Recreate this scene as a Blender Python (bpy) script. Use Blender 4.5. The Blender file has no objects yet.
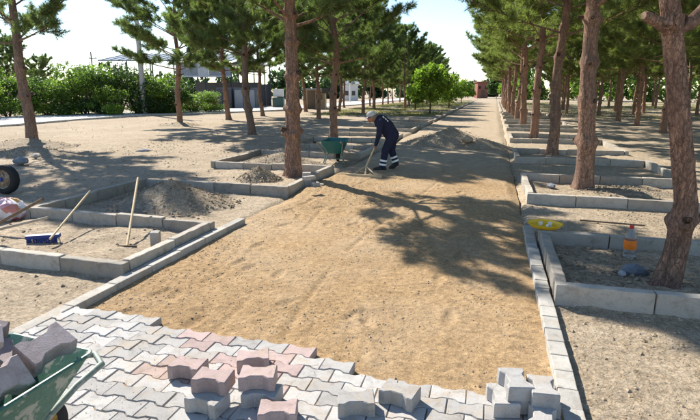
import bpy, bmesh, math, random
import numpy as np
from mathutils import Vector, Matrix, Quaternion

# ---------------------------------------------------------------- camera, sky, sun, exposure
sc = bpy.context.scene
F_PX, CX, CY = 505.0, 350.0, 210.0          # photograph pixels (700 x 420)
CAM_H = 1.80
PITCH = math.atan(119 / 505.0)
YAW = math.radians(15.62)
cd = bpy.data.cameras.new('camera'); cam = bpy.data.objects.new('camera', cd)
sc.collection.objects.link(cam); sc.camera = cam
cd.sensor_fit = 'HORIZONTAL'; cd.sensor_width = 36.0; cd.lens = F_PX / 700 * 36
cd.clip_start = 0.05; cd.clip_end = 6000
cam.location = (0, 0, CAM_H); cam.rotation_euler = (math.pi / 2 - PITCH, 0, YAW)

SUN_EL = math.radians(40); SUN_AZ = math.radians(-51.5)      # azimuth clockwise from +Y
w = bpy.data.worlds.new('World'); sc.world = w; w.use_nodes = True
nt = w.node_tree; bg = nt.nodes['Background']
sky = nt.nodes.new('ShaderNodeTexSky'); sky.sky_type = 'NISHITA'; sky.sun_disc = False
sky.sun_elevation = SUN_EL; sky.sun_rotation = SUN_AZ; sky.air_density = 1.0; sky.dust_density = 0.1; sky.ozone_density = 2.0
nt.links.new(sky.outputs[0], bg.inputs[0]); bg.inputs[1].default_value = 0.098
sd = bpy.data.lights.new('sun', 'SUN'); sd.energy = 4.5; sd.angle = math.radians(0.5); sd.color = (1.0, 0.93, 0.82)
sun = bpy.data.objects.new('sun', sd); sc.collection.objects.link(sun)
sdir = Vector((math.sin(SUN_AZ) * math.cos(SUN_EL), math.cos(SUN_AZ) * math.cos(SUN_EL), math.sin(SUN_EL)))
sun.rotation_euler = sdir.to_track_quat('Z', 'Y').to_euler(); sun.location = (-30, 24, 33)
sc.view_settings.view_transform = 'Standard'; sc.view_settings.look = 'None'
sc.view_settings.gamma = 1.0; sc.view_settings.use_curve_mapping = False
sc.view_settings.exposure = 1.12
sc.cycles.max_bounces = 6; sc.cycles.transparent_max_bounces = 8

C = sc.collection
R = random.Random(7)
NP = np.random.default_rng(11)

# ---------------------------------------------------------------- pixel helpers: a pixel gives a direction, the ground gives the distance
def ray(x, y):
    cx, cy = (x - CX) / F_PX, (CY - y) / F_PX
    f = math.cos(PITCH) + cy * math.sin(PITCH); u = -math.sin(PITCH) + cy * math.cos(PITCH)
    return Vector((cx * math.cos(YAW) - f * math.sin(YAW), cx * math.sin(YAW) + f * math.cos(YAW), u))
def G(x, y, z=0.0):
    r = ray(x, y); return Vector((0, 0, CAM_H)) + r * ((z - CAM_H) / r.z)
def AT(x, y, d):                                  # point on a ray at horizontal distance d along the view axis
    r = ray(x, y); h = -r.x * math.sin(YAW) + r.y * math.cos(YAW)
    return Vector((0, 0, CAM_H)) + r * (d / h)

# ---------------------------------------------------------------- noise
def _h(ix, iy, s):
    n = (ix * 374761393 + iy * 668265263 + s * 982451653) & 0xFFFFFFFF
    n = ((n ^ (n >> 13)) * 1274126177) & 0xFFFFFFFF
    return ((n ^ (n >> 16)) & 0xFFFF) / 65535.0
def vn(x, y, s=0):
    x = np.asarray(x, float); y = np.asarray(y, float)
    ix = np.floor(x).astype(np.int64); iy = np.floor(y).astype(np.int64)
    fx = x - ix; fy = y - iy; fx = fx * fx * (3 - 2 * fx); fy = fy * fy * (3 - 2 * fy)
    a = _h(ix, iy, s); b = _h(ix + 1, iy, s); c = _h(ix, iy + 1, s); d = _h(ix + 1, iy + 1, s)
    return (a + (b - a) * fx) * (1 - fy) + (c + (d - c) * fx) * fy
def fbm(x, y, o=4, s=0):
    t = 0; a = .5
    for k in range(o):
        t = t + a * (vn(x, y, s + k * 17) - .5); x = x * 2.03 + 5.1; y = y * 2.03 + 3.7; a *= .5
    return t

# ---------------------------------------------------------------- materials
def new_mat(name):
    m = bpy.data.materials.new(name); m.use_nodes = True
    n = m.node_tree; b = n.nodes['Principled BSDF']; return m, n, b
def N(n, t, **kw):
    o = n.nodes.new(t)
    for k, v in kw.items():
        if k.startswith('i_'): o.inputs[k[2:].replace('_', ' ')].default_value = v
        else: setattr(o, k, v)
    return o
def ramp(n, fac, stops):
    r = n.nodes.new('ShaderNodeValToRGB'); e = r.color_ramp.elements
    while len(e) < len(stops): e.new(0.5)
    for k, (p, c) in enumerate(stops): e[k].position = p; e[k].color = (*c, 1)
    n.links.new(fac, r.inputs[0]); return r.outputs[0]
def mixc(n, fac, a, b, mode='MIX'):
    m = n.nodes.new('ShaderNodeMix'); m.data_type = 'RGBA'; m.blend_type = mode
    for s, v in ((0, fac), (6, a), (7, b)):
        if isinstance(v, (int, float)): m.inputs[s].default_value = v
        elif isinstance(v, tuple): m.inputs[s].default_value = (*v, 1)
        else: n.links.new(v, m.inputs[s])
    return m.outputs[2]
def noise(n, co, scale, detail=6, rough=.6, dist=0):
    o = N(n, 'ShaderNodeTexNoise'); o.inputs['Scale'].default_value = scale; o.inputs['Detail'].default_value = detail
    o.inputs['Roughness'].default_value = rough; o.inputs['Distortion'].default_value = dist
    n.links.new(co, o.inputs['Vector']); return o.outputs['Fac']
def vor(n, co, scale, feature='F1', rnd=1.0):
    o = N(n, 'ShaderNodeTexVoronoi', feature=feature); o.inputs['Scale'].default_value = scale
    o.inputs['Randomness'].default_value = rnd; n.links.new(co, o.inputs['Vector']); return o
def coords(n, scale=(1, 1, 1), rnd=False):
    t = N(n, 'ShaderNodeTexCoord'); m = N(n, 'ShaderNodeMapping'); m.inputs['Scale'].default_value = scale
    n.links.new(t.outputs['Object'], m.inputs['Vector'])
    if rnd:
        oi = N(n, 'ShaderNodeObjectInfo'); mu = N(n, 'ShaderNodeMath', operation='MULTIPLY'); mu.inputs[1].default_value = 37.0
        n.links.new(oi.outputs['Random'], mu.inputs[0]); n.links.new(mu.outputs[0], m.inputs['Location'])
    return m.outputs[0]
def bump(n, b, hgt, dist=.01, strength=1.0, prev=None):
    o = N(n, 'ShaderNodeBump'); o.inputs['Distance'].default_value = dist; o.inputs['Strength'].default_value = strength
    n.links.new(hgt, o.inputs['Height'])
    if prev is not None: n.links.new(prev, o.inputs['Normal'])
    n.links.new(o.outputs[0], b.inputs['Normal']); return o.outputs[0]

def earth(name, lo, mid, hi, scale=1.0, fine=60, stone=None, bd=.012):
    m, n, b = new_mat(name); co = coords(n)
    a = noise(n, co, .35 * scale, 5, .6); c = noise(n, co, 3.1 * scale, 6, .7, .4); f = noise(n, co, fine, 5, .7)
    col = ramp(n, a, [(.3, lo), (.5, mid), (.72, hi)])
    col2 = ramp(n, c, [(.3, lo), (.55, mid), (.75, hi)])
    col = mixc(n, .55, col, col2)
    fc = ramp(n, f, [(.30, (.38, .36, .34)), (.47, (.9, .9, .9)), (.72, (1.45, 1.43, 1.4))])
    col = mixc(n, .8, col, fc, 'MULTIPLY')
    md = noise(n, co, 17, 6, .75, .3); col = mixc(n, .75, col, ramp(n, md, [(.34, (.52, .50, .48)), (.48, (.98, .98, .98)), (.66, (1.28, 1.27, 1.25))]), 'MULTIPLY')
    v = vor(n, co, 26)
    st = ramp(n, v.outputs['Color'], [(.0, (.72, .71, .70)), (.55, (1, 1, 1)), (1, (1.3, 1.28, 1.25))])
    col = mixc(n, .45, col, st, 'MULTIPLY')
    n.links.new(col, b.inputs['Base Color']); b.inputs['Roughness'].default_value = .95; b.inputs['Specular IOR Level'].default_value = .15
    p = bump(n, b, c, bd * 3, .7); p = bump(n, b, md, bd * 1.6, .9, p); p = bump(n, b, f, bd, .9, p); bump(n, b, v.outputs['Distance'], bd * .8, .6, p)
    return m
M = {}
M['ground'] = earth('dry_earth', (.29, .23, .16), (.41, .333, .242), (.53, .445, .345))
M['sand'] = earth('path_sand', (.27, .178, .093), (.375, .257, .14), (.47, .345, .215), 1.2, 95, bd=.007)
def spread(m, other):            # the orange bedding sand is spread only as far as the worker; beyond lies the older trodden earth
    n = m.node_tree; b = n.nodes['Principled BSDF']; src = b.inputs['Base Color'].links[0].from_socket
    g = N(n, 'ShaderNodeNewGeometry'); sp = N(n, 'ShaderNodeSeparateXYZ'); n.links.new(g.outputs['Position'], sp.inputs[0])
    nz = noise(n, g.outputs['Position'], .9, 5, .6)
    ma = N(n, 'ShaderNodeMath', operation='MULTIPLY_ADD'); ma.inputs[1].default_value = 5.0; n.links.new(nz, ma.inputs[0]); n.links.new(sp.outputs['Y'], ma.inputs[2])
    mr = N(n, 'ShaderNodeMapRange'); mr.inputs['From Min'].default_value = 12.0; mr.inputs['From Max'].default_value = 15.5; n.links.new(ma.outputs[0], mr.inputs['Value'])
    f2 = noise(n, g.outputs['Position'], 5, 6, .7)
    oc = ramp(n, f2, [(.3, other[0]), (.5, other[1]), (.7, other[2])])
    # paler trodden patches inside the sand
    pt = ramp(n, noise(n, g.outputs['Position'], .55, 4, .6, .6), [(.48, (0, 0, 0)), (.66, (.28, .28, .28))])
    base = mixc(n, pt, src, (.45, .37, .275))
    n.links.new(mixc(n, mr.outputs[0], base, oc), b.inputs['Base Color'])
spread(M['sand'], ((.29, .225, .155), (.38, .305, .215), (.46, .38, .285)))
M['heap'] = earth('heap_soil', (.29, .23, .16), (.40, .33, .245), (.50, .425, .335), 2.0, 40, bd=.02)
M['pebble'] = earth('pebble_stone', (.32, .25, .175), (.43, .345, .25), (.54, .46, .36), 9, 90, bd=.004)

def concrete(name, base, var=.10, pink=None):
    m, n, b = new_mat(name); co = coords(n, rnd=True)
    oi = N(n, 'ShaderNodeObjectInfo')
    d = tuple(x * (1 - var * 1.6) for x in base); l = tuple(min(1, x * (1 + var)) for x in base)
    tint = ramp(n, oi.outputs['Random'], [(0, d), (.5, base), (1, l)])
    a = noise(n, co, 9, 6, .65, .3); f = noise(n, co, 140, 4, .8)
    col = mixc(n, .75, tint, ramp(n, a, [(.25, (.62, .59, .55)), (.5, (1, 1, 1)), (.75, (1.12, 1.11, 1.08))]), 'MULTIPLY')
    col = mixc(n, .7, col, ramp(n, f, [(.3, (.68, .67, .66)), (.5, (1, 1, 1)), (.7, (1.15, 1.15, 1.15))]), 'MULTIPLY')
    if pink:                       # dried mud and sand smeared over the concrete
        g = N(n, 'ShaderNodeNewGeometry'); k = noise(n, g.outputs['Position'], 2.6, 7, .72, .8); k2 = noise(n, g.outputs['Position'], 23, 5, .7)
        mk = ramp(n, mixc(n, .35, k, k2), [(.50, (0, 0, 0)), (.64, (.6, .6, .6))])
        col = mixc(n, mk, col, (.40, .315, .215))
        dk = ramp(n, noise(n, g.outputs['Position'], 7, 6, .7, 1.2), [(.30, (.62, .60, .58)), (.44, (1, 1, 1))]); col = mixc(n, .8, col, dk, 'MULTIPLY')
    n.links.new(col, b.inputs['Base Color']); b.inputs['Roughness'].default_value = .88; b.inputs['Specular IOR Level'].default_value = .25
    p = bump(n, b, f, .004, .7); bump(n, b, a, .006, .5, p)
    return m
M['paver'] = concrete('paver_concrete', (.42, .41, .40), .14, True)
M['paver_pink'] = concrete('paver_red_concrete', (.41, .315, .30), .14, True)
M['paver_dark'] = concrete('paver_mauve_concrete', (.40, .345, .35), .15)
M['kerb'] = concrete('kerb_concrete', (.41, .375, .325), .16, True)
M['strip'] = concrete('edging_concrete', (.42, .405, .375), .12, True)
M['stone_blue'] = concrete('blue_grey_stone', (.20, .22, .25))

def plain(name, col, rough=.6, spec=.4, metal=0, var=.0, scale=20, bd=0.0):
    m, n, b = new_mat(name); b.inputs['Roughness'].default_value = rough
    b.inputs['Specular IOR Level'].default_value = spec; b.inputs['Metallic'].default_value = metal
    co = coords(n); f = noise(n, co, scale, 5, .65)
    k = var if var else .12
    c = ramp(n, f, [(.3, tuple(x * (1 - k) for x in col)), (.7, tuple(min(1, x * (1 + k)) for x in col))])
    n.links.new(c, b.inputs['Base Color'])
    if bd: bump(n, b, f, bd)
    return m
M['bark'] = None
def bark(name, plate, plate2, dark, sz=7.0):
    m, n, b = new_mat(name); co = coords(n, (1, 1, .42), rnd=True)
    wn = N(n, 'ShaderNodeTexNoise'); wn.inputs['Scale'].default_value = 9; n.links.new(co, wn.inputs['Vector'])
    wv = N(n, 'ShaderNodeVectorMath', operation='MULTIPLY_ADD'); wv.inputs[1].default_value = (.12, .12, .12)
    n.links.new(wn.outputs['Color'], wv.inputs[0]); n.links.new(co, wv.inputs[2])
    w2 = N(n, 'ShaderNodeTexNoise'); w2.inputs['Scale'].default_value = 26; w2.inputs['Detail'].default_value = 4; n.links.new(co, w2.inputs['Vector'])
    wv2 = N(n, 'ShaderNodeVectorMath', operation='MULTIPLY_ADD'); wv2.inputs[1].default_value = (.05, .05, .05)
    n.links.new(w2.outputs['Color'], wv2.inputs[0]); n.links.new(wv.outputs[0], wv2.inputs[2])
    vc = vor(n, wv2.outputs[0], sz * 3.4, 'F1'); vd = vor(n, wv2.outputs[0], sz * 6.5, 'F1')
    st = coords(n, (1, 1, .16), rnd=True)
    f = noise(n, co, 60, 6, .8); a = noise(n, co, 3.2, 5, .7); h = noise(n, st, 24, 7, .78, .5)
    pl = mixc(n, vc.outputs['Color'], plate, plate2)
    vbw = N(n, 'ShaderNodeRGBToBW'); n.links.new(vd.outputs['Color'], vbw.inputs[0]); pl = mixc(n, .55, pl, ramp(n, vbw.outputs[0], [(.2, (.55, .53, .52)), (.8, (1.3, 1.28, 1.25))]), 'MULTIPLY')
    ve = vor(n, wv2.outputs[0], sz * 3.4, 'DISTANCE_TO_EDGE')
    pl = mixc(n, ramp(n, a, [(.42, (0, 0, 0)), (.60, (.85, .85, .85))]), pl, tuple(x * .62 + .03 for x in plate2))
    pl = mixc(n, .8, pl, ramp(n, f, [(.30, (.5, .48, .47)), (.52, (1, 1, 1)), (.72, (1.4, 1.36, 1.3))]), 'MULTIPLY')
    cr = ramp(n, h, [(.34, (0, 0, 0)), (.45, (.7, .7, .7)), (.58, (1, 1, 1))])
    cr = mixc(n, .85, cr, ramp(n, ve.outputs['Distance'], [(0, (.12, .12, .12)), (.035, (.7, .7, .7)), (.10, (1, 1, 1))]), 'MULTIPLY')
    hs = mixc(n, .6, cr, vc.outputs['Distance'], 'MULTIPLY')
    col = mixc(n, cr, dark, pl)
    n.links.new(col, b.inputs['Base Color']); b.inputs['Roughness'].default_value = .9; b.inputs['Specular IOR Level'].default_value = .12
    p = bump(n, b, hs, .028, .9); bump(n, b, f, .007, .8, p)
    return m
M['bark'] = bark('pine_bark', (.53, .305, .205), (.41, .26, .19), (.17, .11, .085))
M['bark_grey'] = bark('pine_bark_grey', (.42, .285, .215), (.33, .24, .19), (.14, .10, .085))
M['knot'] = bark('pine_knot', (.17, .10, .07), (.13, .085, .065), (.05, .035, .03))
M['wood_grey0'] = plain('cut_wood', (.33, .22, .15), .8, .2, 0, .25, 30)
M['twig'] = plain('twig_bark', (.10, .065, .045), .9, .1, var=.3)

def leafm(name, c1, c2, trans=.35, scale=1.3):
    m, n, b = new_mat(name); co = coords(n, rnd=True)
    a = noise(n, co, scale, 3, .6); g = N(n, 'ShaderNodeNewGeometry')
    col = ramp(n, a, [(.35, c1), (.65, c2)])
    rp = ramp(n, g.outputs['Random Per Island'], [(0, (.62, .66, .62)), (.6, (1, 1, 1)), (1, (1.5, 1.4, 1.2))])
    col = mixc(n, .8, col, rp, 'MULTIPLY')
    n.links.new(col, b.inputs['Base Color']); b.inputs['Roughness'].default_value = .55; b.inputs['Specular IOR Level'].default_value = .3
    t = N(n, 'ShaderNodeBsdfTranslucent'); n.links.new(mixc(n, 1.0, col, (1.35, 1.65, .7), 'MULTIPLY'), t.inputs['Color'])
    mx = N(n, 'ShaderNodeMixShader'); mx.inputs[0].default_value = trans
    n.links.new(b.outputs[0], mx.inputs[1]); n.links.new(t.outputs[0], mx.inputs[2])
    n.links.new(mx.outputs[0], n.nodes['Material Output'].inputs['Surface'])
    return m
M['needle'] = leafm('pine_needles', (.12, .155, .078), (.185, .22, .105), .46)
M['needle_olive'] = leafm('pine_needles_olive', (.155, .182, .078), (.235, .255, .115), .5)
M['leaf_bright'] = leafm('bright_leaves', (.15, .225, .045), (.24, .32, .075), .52)
M['leaf_mid'] = leafm('mid_leaves', (.095, .155, .038), (.16, .23, .058), .46)
M['leaf_dark'] = leafm('dark_leaves', (.04, .075, .03), (.07, .115, .042), .35)
M['leaf_far'] = leafm('far_leaves', (.045, .085, .045), (.075, .12, .055), .3, .15)
M['grass'] = leafm('dry_grass', (.16, .17, .05), (.24, .22, .09), .3, .5)

# ---------------------------------------------------------------- object helpers
def link(name, me, parent=None, loc=None, rot=None):
    o = bpy.data.objects.new(name, me); C.objects.link(o)
    if parent is not None: o.parent = parent
    if loc is not None: o.location = loc
    if rot is not None: o.rotation_euler = rot
    return o
def tag(o, label=None, cat=None, group=None, kind=None):
    if label: o['label'] = label
    if cat: o['category'] = cat
    if group: o['group'] = group
    if kind: o['kind'] = kind
    return o
def thing(name, label, cat, loc=(0, 0, 0), rz=0.0, group=None):
    o = bpy.data.objects.new(name, None); C.objects.link(o); o.location = loc; o.rotation_euler = (0, 0, rz)
    o.empty_display_size = .1
    return tag(o, label, cat, group)
def mesh(name, V, Fc, mat=None, smooth=False):
    me = bpy.data.meshes.new(name)
    me.from_pydata([tuple(v) for v in V], [], [tuple(f) for f in Fc]); me.update()
    if mat is not None: me.materials.append(mat)
    if smooth: me.polygons.foreach_set('use_smooth', [True] * len(me.polygons))
    return me
def fast_mesh(name, V, Fc, mat=None, smooth=False):          # numpy arrays, all faces of one size
    V = np.asarray(V, np.float32); Fc = np.asarray(Fc, np.int32); k = Fc.shape[1]
    me = bpy.data.meshes.new(name); me.vertices.add(len(V)); me.vertices.foreach_set('co', V.ravel())
    me.loops.add(Fc.size); me.loops.foreach_set('vertex_index', Fc.ravel())
    me.polygons.add(len(Fc)); me.polygons.foreach_set('loop_start', np.arange(0, Fc.size, k, dtype=np.int32))
    me.polygons.foreach_set('loop_total', np.full(len(Fc), k, np.int32))
    me.polygons.foreach_set('use_smooth', np.full(len(Fc), smooth, bool))
    if mat is not None: me.materials.append(mat)
    me.update(calc_edges=True); me.validate(); return me
class MB:
    def __init__(s): s.v = []; s.f = []
    def add(s, V, Fc):
        o = len(s.v); s.v += [tuple(v) for v in V]; s.f += [tuple(i + o for i in f) for f in Fc]
    def box(s, c, size, rot=None):
        hx, hy, hz = (x / 2 for x in size); q = rot.to_matrix() if rot is not None else None
        P = [Vector((x, y, z)) for x in (-hx, hx) for y in (-hy, hy) for z in (-hz, hz)]
        if q is not None: P = [q @ p for p in P]
        s.add([p + Vector(c) for p in P], [(0, 1, 3, 2), (4, 6, 7, 5), (0, 4, 5, 1), (2, 3, 7, 6), (0, 2, 6, 4), (1, 5, 7, 3)])
    def tube(s, pts, rad, n=8, cap=True):
        pts = [Vector(p) for p in pts]; rad = rad if hasattr(rad, '__len__') else [rad] * len(pts)
        V = []; Fc = []; up = None
        for i, p in enumerate(pts):
            t = (pts[min(i + 1, len(pts) - 1)] - pts[max(i - 1, 0)]).normalized()
            if up is None: up = t.orthogonal().normalized()
            else: up = (up - t * up.dot(t)).normalized()
            b = t.cross(up)
            for k in range(n):
                a = 2 * math.pi * k / n; V.append(p + (up * math.cos(a) + b * math.sin(a)) * rad[i])
        for i in range(len(pts) - 1):
            for k in range(n):
                Fc.append((i * n + k, i * n + (k + 1) % n, (i + 1) * n + (k + 1) % n, (i + 1) * n + k))
        if cap: Fc.append(tuple(range(n - 1, -1, -1))); Fc.append(tuple((len(pts) - 1) * n + k for k in range(n)))
        s.add(V, Fc)
    def lathe(s, prof, n=24, c=(0, 0, 0)):
        V = []; Fc = []
        for r, z in prof:
            for k in range(n):
                a = 2 * math.pi * k / n; V.append((c[0] + r * math.cos(a), c[1] + r * math.sin(a), c[2] + z))
        for i in range(len(prof) - 1):
            for k in range(n): Fc.append((i * n + k, i * n + (k + 1) % n, (i + 1) * n + (k + 1) % n, (i + 1) * n + k))
        s.add(V, Fc)
    def ball(s, c, r, n=10, m=7, sc=(1, 1, 1)):
        V = []; Fc = []
        for i in range(m + 1):
            t = math.pi * i / m
            for k in range(n):
                a = 2 * math.pi * k / n
                V.append((c[0] + r * sc[0] * math.sin(t) * math.cos(a), c[1] + r * sc[1] * math.sin(t) * math.sin(a), c[2] - r * sc[2] * math.cos(t)))
        for i in range(m):
            for k in range(n): Fc.append((i * n + k, i * n + (k + 1) % n, (i + 1) * n + (k + 1) % n, (i + 1) * n + k))
        s.add(V, Fc)
    def mesh(s, name, mat, smooth=False, bevel=0, seg=2, merge=True):
        me = mesh(name, s.v, s.f, mat)
        bm = bmesh.new(); bm.from_mesh(me)
        if merge: bmesh.ops.remove_doubles(bm, verts=bm.verts, dist=1e-5)
        bmesh.ops.recalc_face_normals(bm, faces=bm.faces)
        if bevel: bmesh.ops.bevel(bm, geom=list(bm.edges), offset=bevel, segments=seg, profile=.6, affect='EDGES')
        bm.to_mesh(me); bm.free()
        if smooth:
            me.polygons.foreach_set('use_smooth', [True] * len(me.polygons))
            try: me.set_sharp_from_angle(angle=math.radians(42))
            except Exception: pass
        return me
    def obj(s, name, mat, parent=None, loc=None, rot=None, **kw): return link(name, s.mesh(name, mat, **kw), parent, loc, rot)

def copy_tree(o, parent=None):
    c = o.copy(); C.objects.link(c)
    if parent is not None: c.parent = parent
    for ch in list(o.children): copy_tree(ch, c)
    return c

# ================================================================ layout in metres (camera stands at the origin, path runs along +Y)
PX0, PX1 = -3.33, 0.47            # path edges
KT = 0.18                         # kerb top
# beds: (front Y, back Y); path side at x = side, far side x = far
RB = [(4.36, 6.26), (8.45, 10.75), (13.45, 15.6), (18.6, 20.9), (24.0, 26.3), (29.5, 31.7), (34.6, 36.8), (39.8, 42.0)]
LB = [(3.86, 5.60), (8.0, 10.65), (13.0, 15.1), (17.4, 19.8), (22.2, 24.8), (27.4, 30.0)]
RSIDE, RFAR = 0.66, 3.55
LSIDE, LFAR = -3.42, -6.25

def inbed(x, y):
    m = np.zeros_like(x, bool)
    for a, b in RB: m |= (x > RSIDE) & (x < 4.4) & (y > a) & (y < b)
    for a, b in LB: m |= (x < LSIDE) & (x > LFAR) & (y > a) & (y < b)
    return m
def gz(x, y):
    x = np.asarray(x, float); y = np.asarray(y, float)
    far = np.clip((np.hypot(x, y) - 20) / 60, 0, 1)
    z = .10 * fbm(x * .35, y * .35, 4, 3) + .05 * fbm(x * 1.7, y * 1.7, 4, 9) + .035 * np.abs(fbm(x * 6, y * 6, 4, 21)) + .02
    z = z + .12 * fbm(x * .05, y * .05, 2, 5) * (1 - far)
    z = np.where((x > -9) & (x < 6) & (y < 14), z * .75, z)
    z = np.where(inbed(x, y), .03 + .10 * fbm(x * 2.2, y * 2.2, 4, 40) + .04 * np.abs(fbm(x * 9, y * 9, 3, 44)), z)
    e = np.clip(np.minimum(x - (PX0 - .10), (PX1 + .12) - x) / .12, 0, 1)          # under the path sheet
    z = z * (1 - e) + (-.06) * e
    z = np.where((x < PX0) & (x > PX0 - .35) & (y < 8), np.minimum(z, .025), z)
    z = np.where((x > PX1) & (x < PX1 + .3) & (y < 8), np.minimum(z, .012), z)
    return z
def gz1(x, y): return float(gz(np.array([x]), np.array([y]))[0])

def axis(lo, hi, step, out_lo, out_hi, g=1.12):
    a = list(np.arange(lo, hi + 1e-6, step)); s = step
    b = [hi]
    while b[-1] < out_hi: s *= g; b.append(b[-1] + s)
    s = step; c = [lo]
    while c[-1] > out_lo: s *= g; c.append(c[-1] - s)
    return np.array(sorted(c[1:]) + a + b[1:])
def sheet(name, xs, ys, zf, mat):
    X, Y = np.meshgrid(xs, ys); Z = zf(X, Y); nx, ny = len(xs), len(ys)
    V = np.stack([X, Y, Z], -1).reshape(-1, 3)
    i = np.arange(nx * ny).reshape(ny, nx)
    Fc = np.stack([i[:-1, :-1], i[:-1, 1:], i[1:, 1:], i[1:, :-1]], -1).reshape(-1, 4)
    return fast_mesh(name, V, Fc, mat, True)

# ---------------------------------------------------------------- ground, path, road
o = link('ground', sheet('ground', axis(-9, 4.5, .045, -900, 900), axis(1.2, 13, .045, -60, 1500), gz, M['ground'])); tag(o, kind='structure')
FOOT = [(R.uniform(PX0 + .3, PX1 - .3), R.uniform(3.2, 11.5), R.uniform(-.5, .5)) for _ in range(46)]
def pz(x, y):
    nr = np.clip(1 - (y - 9) / 5, 0, 1)
    z = .030 * fbm(x * .9, y * .9, 3, 60) + (.018 * fbm(x * 4.5, y * 4.5, 4, 63) + .010 * np.abs(fbm(x * 14, y * 14, 3, 66))) * nr
    z = z + .006
    msk = np.clip((vn(x * .7, y * .45, 81) - .42) * 5, 0, 1)
    z = z + .0035 * nr * msk * np.sin((x * .55 + y * .12 + .25 * vn(x * 1.2, y * 1.2, 83)) * 88)              # rake lines
    for k, (tx, ph) in enumerate(((-2.2, .3), (-1.25, 2.0))):
        z = z - .014 * np.exp(-((x - tx - .28 * np.sin(y * .55 + ph)) / .030) ** 2) * (vn(y * 1.4, y * 0 + k, 85) > .35)   # barrow wheel tracks
    for fx, fy, fa in FOOT:
        u = (x - fx) * np.cos(fa) + (y - fy) * np.sin(fa); v = -(x - fx) * np.sin(fa) + (y - fy) * np.cos(fa)
        r2 = (u / .055) ** 2 + (v / .14) ** 2; z = z - .016 * np.exp(-r2 ** 2) + .006 * np.exp(-(np.sqrt(r2) - 1.25) ** 2 * 12)
    edge = np.minimum(x - PX0, PX1 - x); wob = .25 * vn(y * .8, x * 0, 71) + .12 * vn(y * 3, x * 0, 72)
    far = np.clip((y - 6.6) / 1.2, 0, 1)
    z = z + np.where(far > 0, .045 * far, 0)
    z = z - np.clip((wob - edge) / .3, 0, 1) * .10 * far
    return z
o = link('path', sheet('path', np.linspace(PX0 - .02, PX1 + .02, 170), axis(2.6, 11, .026, .9, 125, 1.12), pz, M['sand'])); tag(o, kind='structure')

M['road'] = earth('road_concrete', (.54, .53, .51), (.60, .59, .57), (.66, .65, .63), .4, 8, bd=.002)
near = [(-19, -30), (-21, -6), (-23.7, 19.9), (-24.6, 27), (-24.2, 33), (-21.2, 37.5), (-18.9, 43), (-17.6, 52), (-16.9, 62), (-16.9, 90), (-17, 140)]
farr = [(-27, -30), (-29, -6), (-31.2, 22), (-31.0, 30), (-28.6, 38), (-25.4, 43), (-23.6, 49), (-22.6, 57), (-22.0, 66), (-21.8, 92), (-22, 140)]
V = []; Fc = []
for k in range(len(near) - 1):
    for s in range(6):
        t = s / 6
        for p, q in ((near[k], near[k + 1]), (farr[k], farr[k + 1])):
            V.append((p[0] + (q[0] - p[0]) * t, p[1] + (q[1] - p[1]) * t, .14))
for k in range(len(V) // 2 - 1): Fc.append((2 * k, 2 * k + 1, 2 * k + 3, 2 * k + 2))
nv = len(V); V += [(x, y, -.4) for x, y, z in V]
for k in range(nv // 2 - 1): Fc += [(2 * k, 2 * k + 2, nv + 2 * k + 2, nv + 2 * k), (2 * k + 1, nv + 2 * k + 1, nv + 2 * k + 3, 2 * k + 3)]
tag(link('road', mesh('road', V, Fc, M['road'])), kind='structure')

# ---------------------------------------------------------------- kerb stones
def kerb_mesh(L, W=.10, Ht=.30, seed=0):
    bm = bmesh.new(); bmesh.ops.create_cube(bm, size=1)
    for v in bm.verts: v.co = Vector((v.co.x * L, v.co.y * W, v.co.z * Ht - Ht / 2))
    ed = [e for e in bm.edges if abs((e.verts[0].co - e.verts[1].co).x) > L * .5]
    bmesh.ops.subdivide_edges(bm, edges=ed, cuts=7)
    te = [e for e in bm.edges if all(v.co.z > -.01 for v in e.verts) and len(e.link_faces) == 2 and abs(e.link_faces[0].normal.dot(e.link_faces[1].normal)) < .5]
    te += [e for e in bm.edges if abs(e.verts[0].co.x - e.verts[1].co.x) < .01 and abs(abs(e.verts[0].co.x) - L / 2) < .001 and e not in te]
    bmesh.ops.bevel(bm, geom=te, offset=.011, segments=2, profile=.6, affect='EDGES')
    g = random.Random(seed)
    for v in bm.verts:
        if v.co.z > -.1: v.co += Vector((g.uniform(-.002, .002), g.uniform(-.0035, .0035), g.uniform(-.0045, .003)))
    me = bpy.data.meshes.new('kerb_stone'); bm.to_mesh(me); bm.free(); me.materials.append(M['kerb']); return me
KM = {}
def kerb_run(parent, a, b_, top=KT, W=.10, unit=.70):
    a = Vector((*a, 0)); b_ = Vector((*b_, 0)); d = b_ - a; n = max(1, round(d.length / unit)); L = d.length / n
    key = (round(L, 2), W)
    if key not in KM: KM[key] = [kerb_mesh(round(L, 2) - .010, W, .30, q) for q in range(3)]
    ang = math.atan2(d.y, d.x)
    for k in range(n):
        p = a + d * ((k + .5) / n)
        o = link('kerb_stone', KM[key][R.randrange(3)], parent, (p.x, p.y, top + R.uniform(-.013, .013)), (R.uniform(-.022, .022), R.uniform(-.010, .010), ang + R.uniform(-.013, .013)))
def bed(label, front, back, side, far, nxt=None, group=None, top=KT, link_far=None):
    t = thing('kerb_bed', label, 'kerb bed', (0, 0, 0), 0, group); s = 1 if far > side else -1; h = .06
    kerb_run(t, (side - s * h + (0 if s > 0 else 0), front + h), (far, front + h), top)
    kerb_run(t, (side, front + 2 * h + .004), (side, back - 2 * h - .004), top)
    kerb_run(t, (side - s * h, back - h), (far, back - h), top)
    if nxt is not None: kerb_run(t, (far + s * .062, back - 2 * h), (far + s * .062, nxt + 2 * h), top)
    return t
ordn = ['second', 'third', 'fourth', 'fifth', 'sixth', 'seventh', 'eighth']
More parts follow.
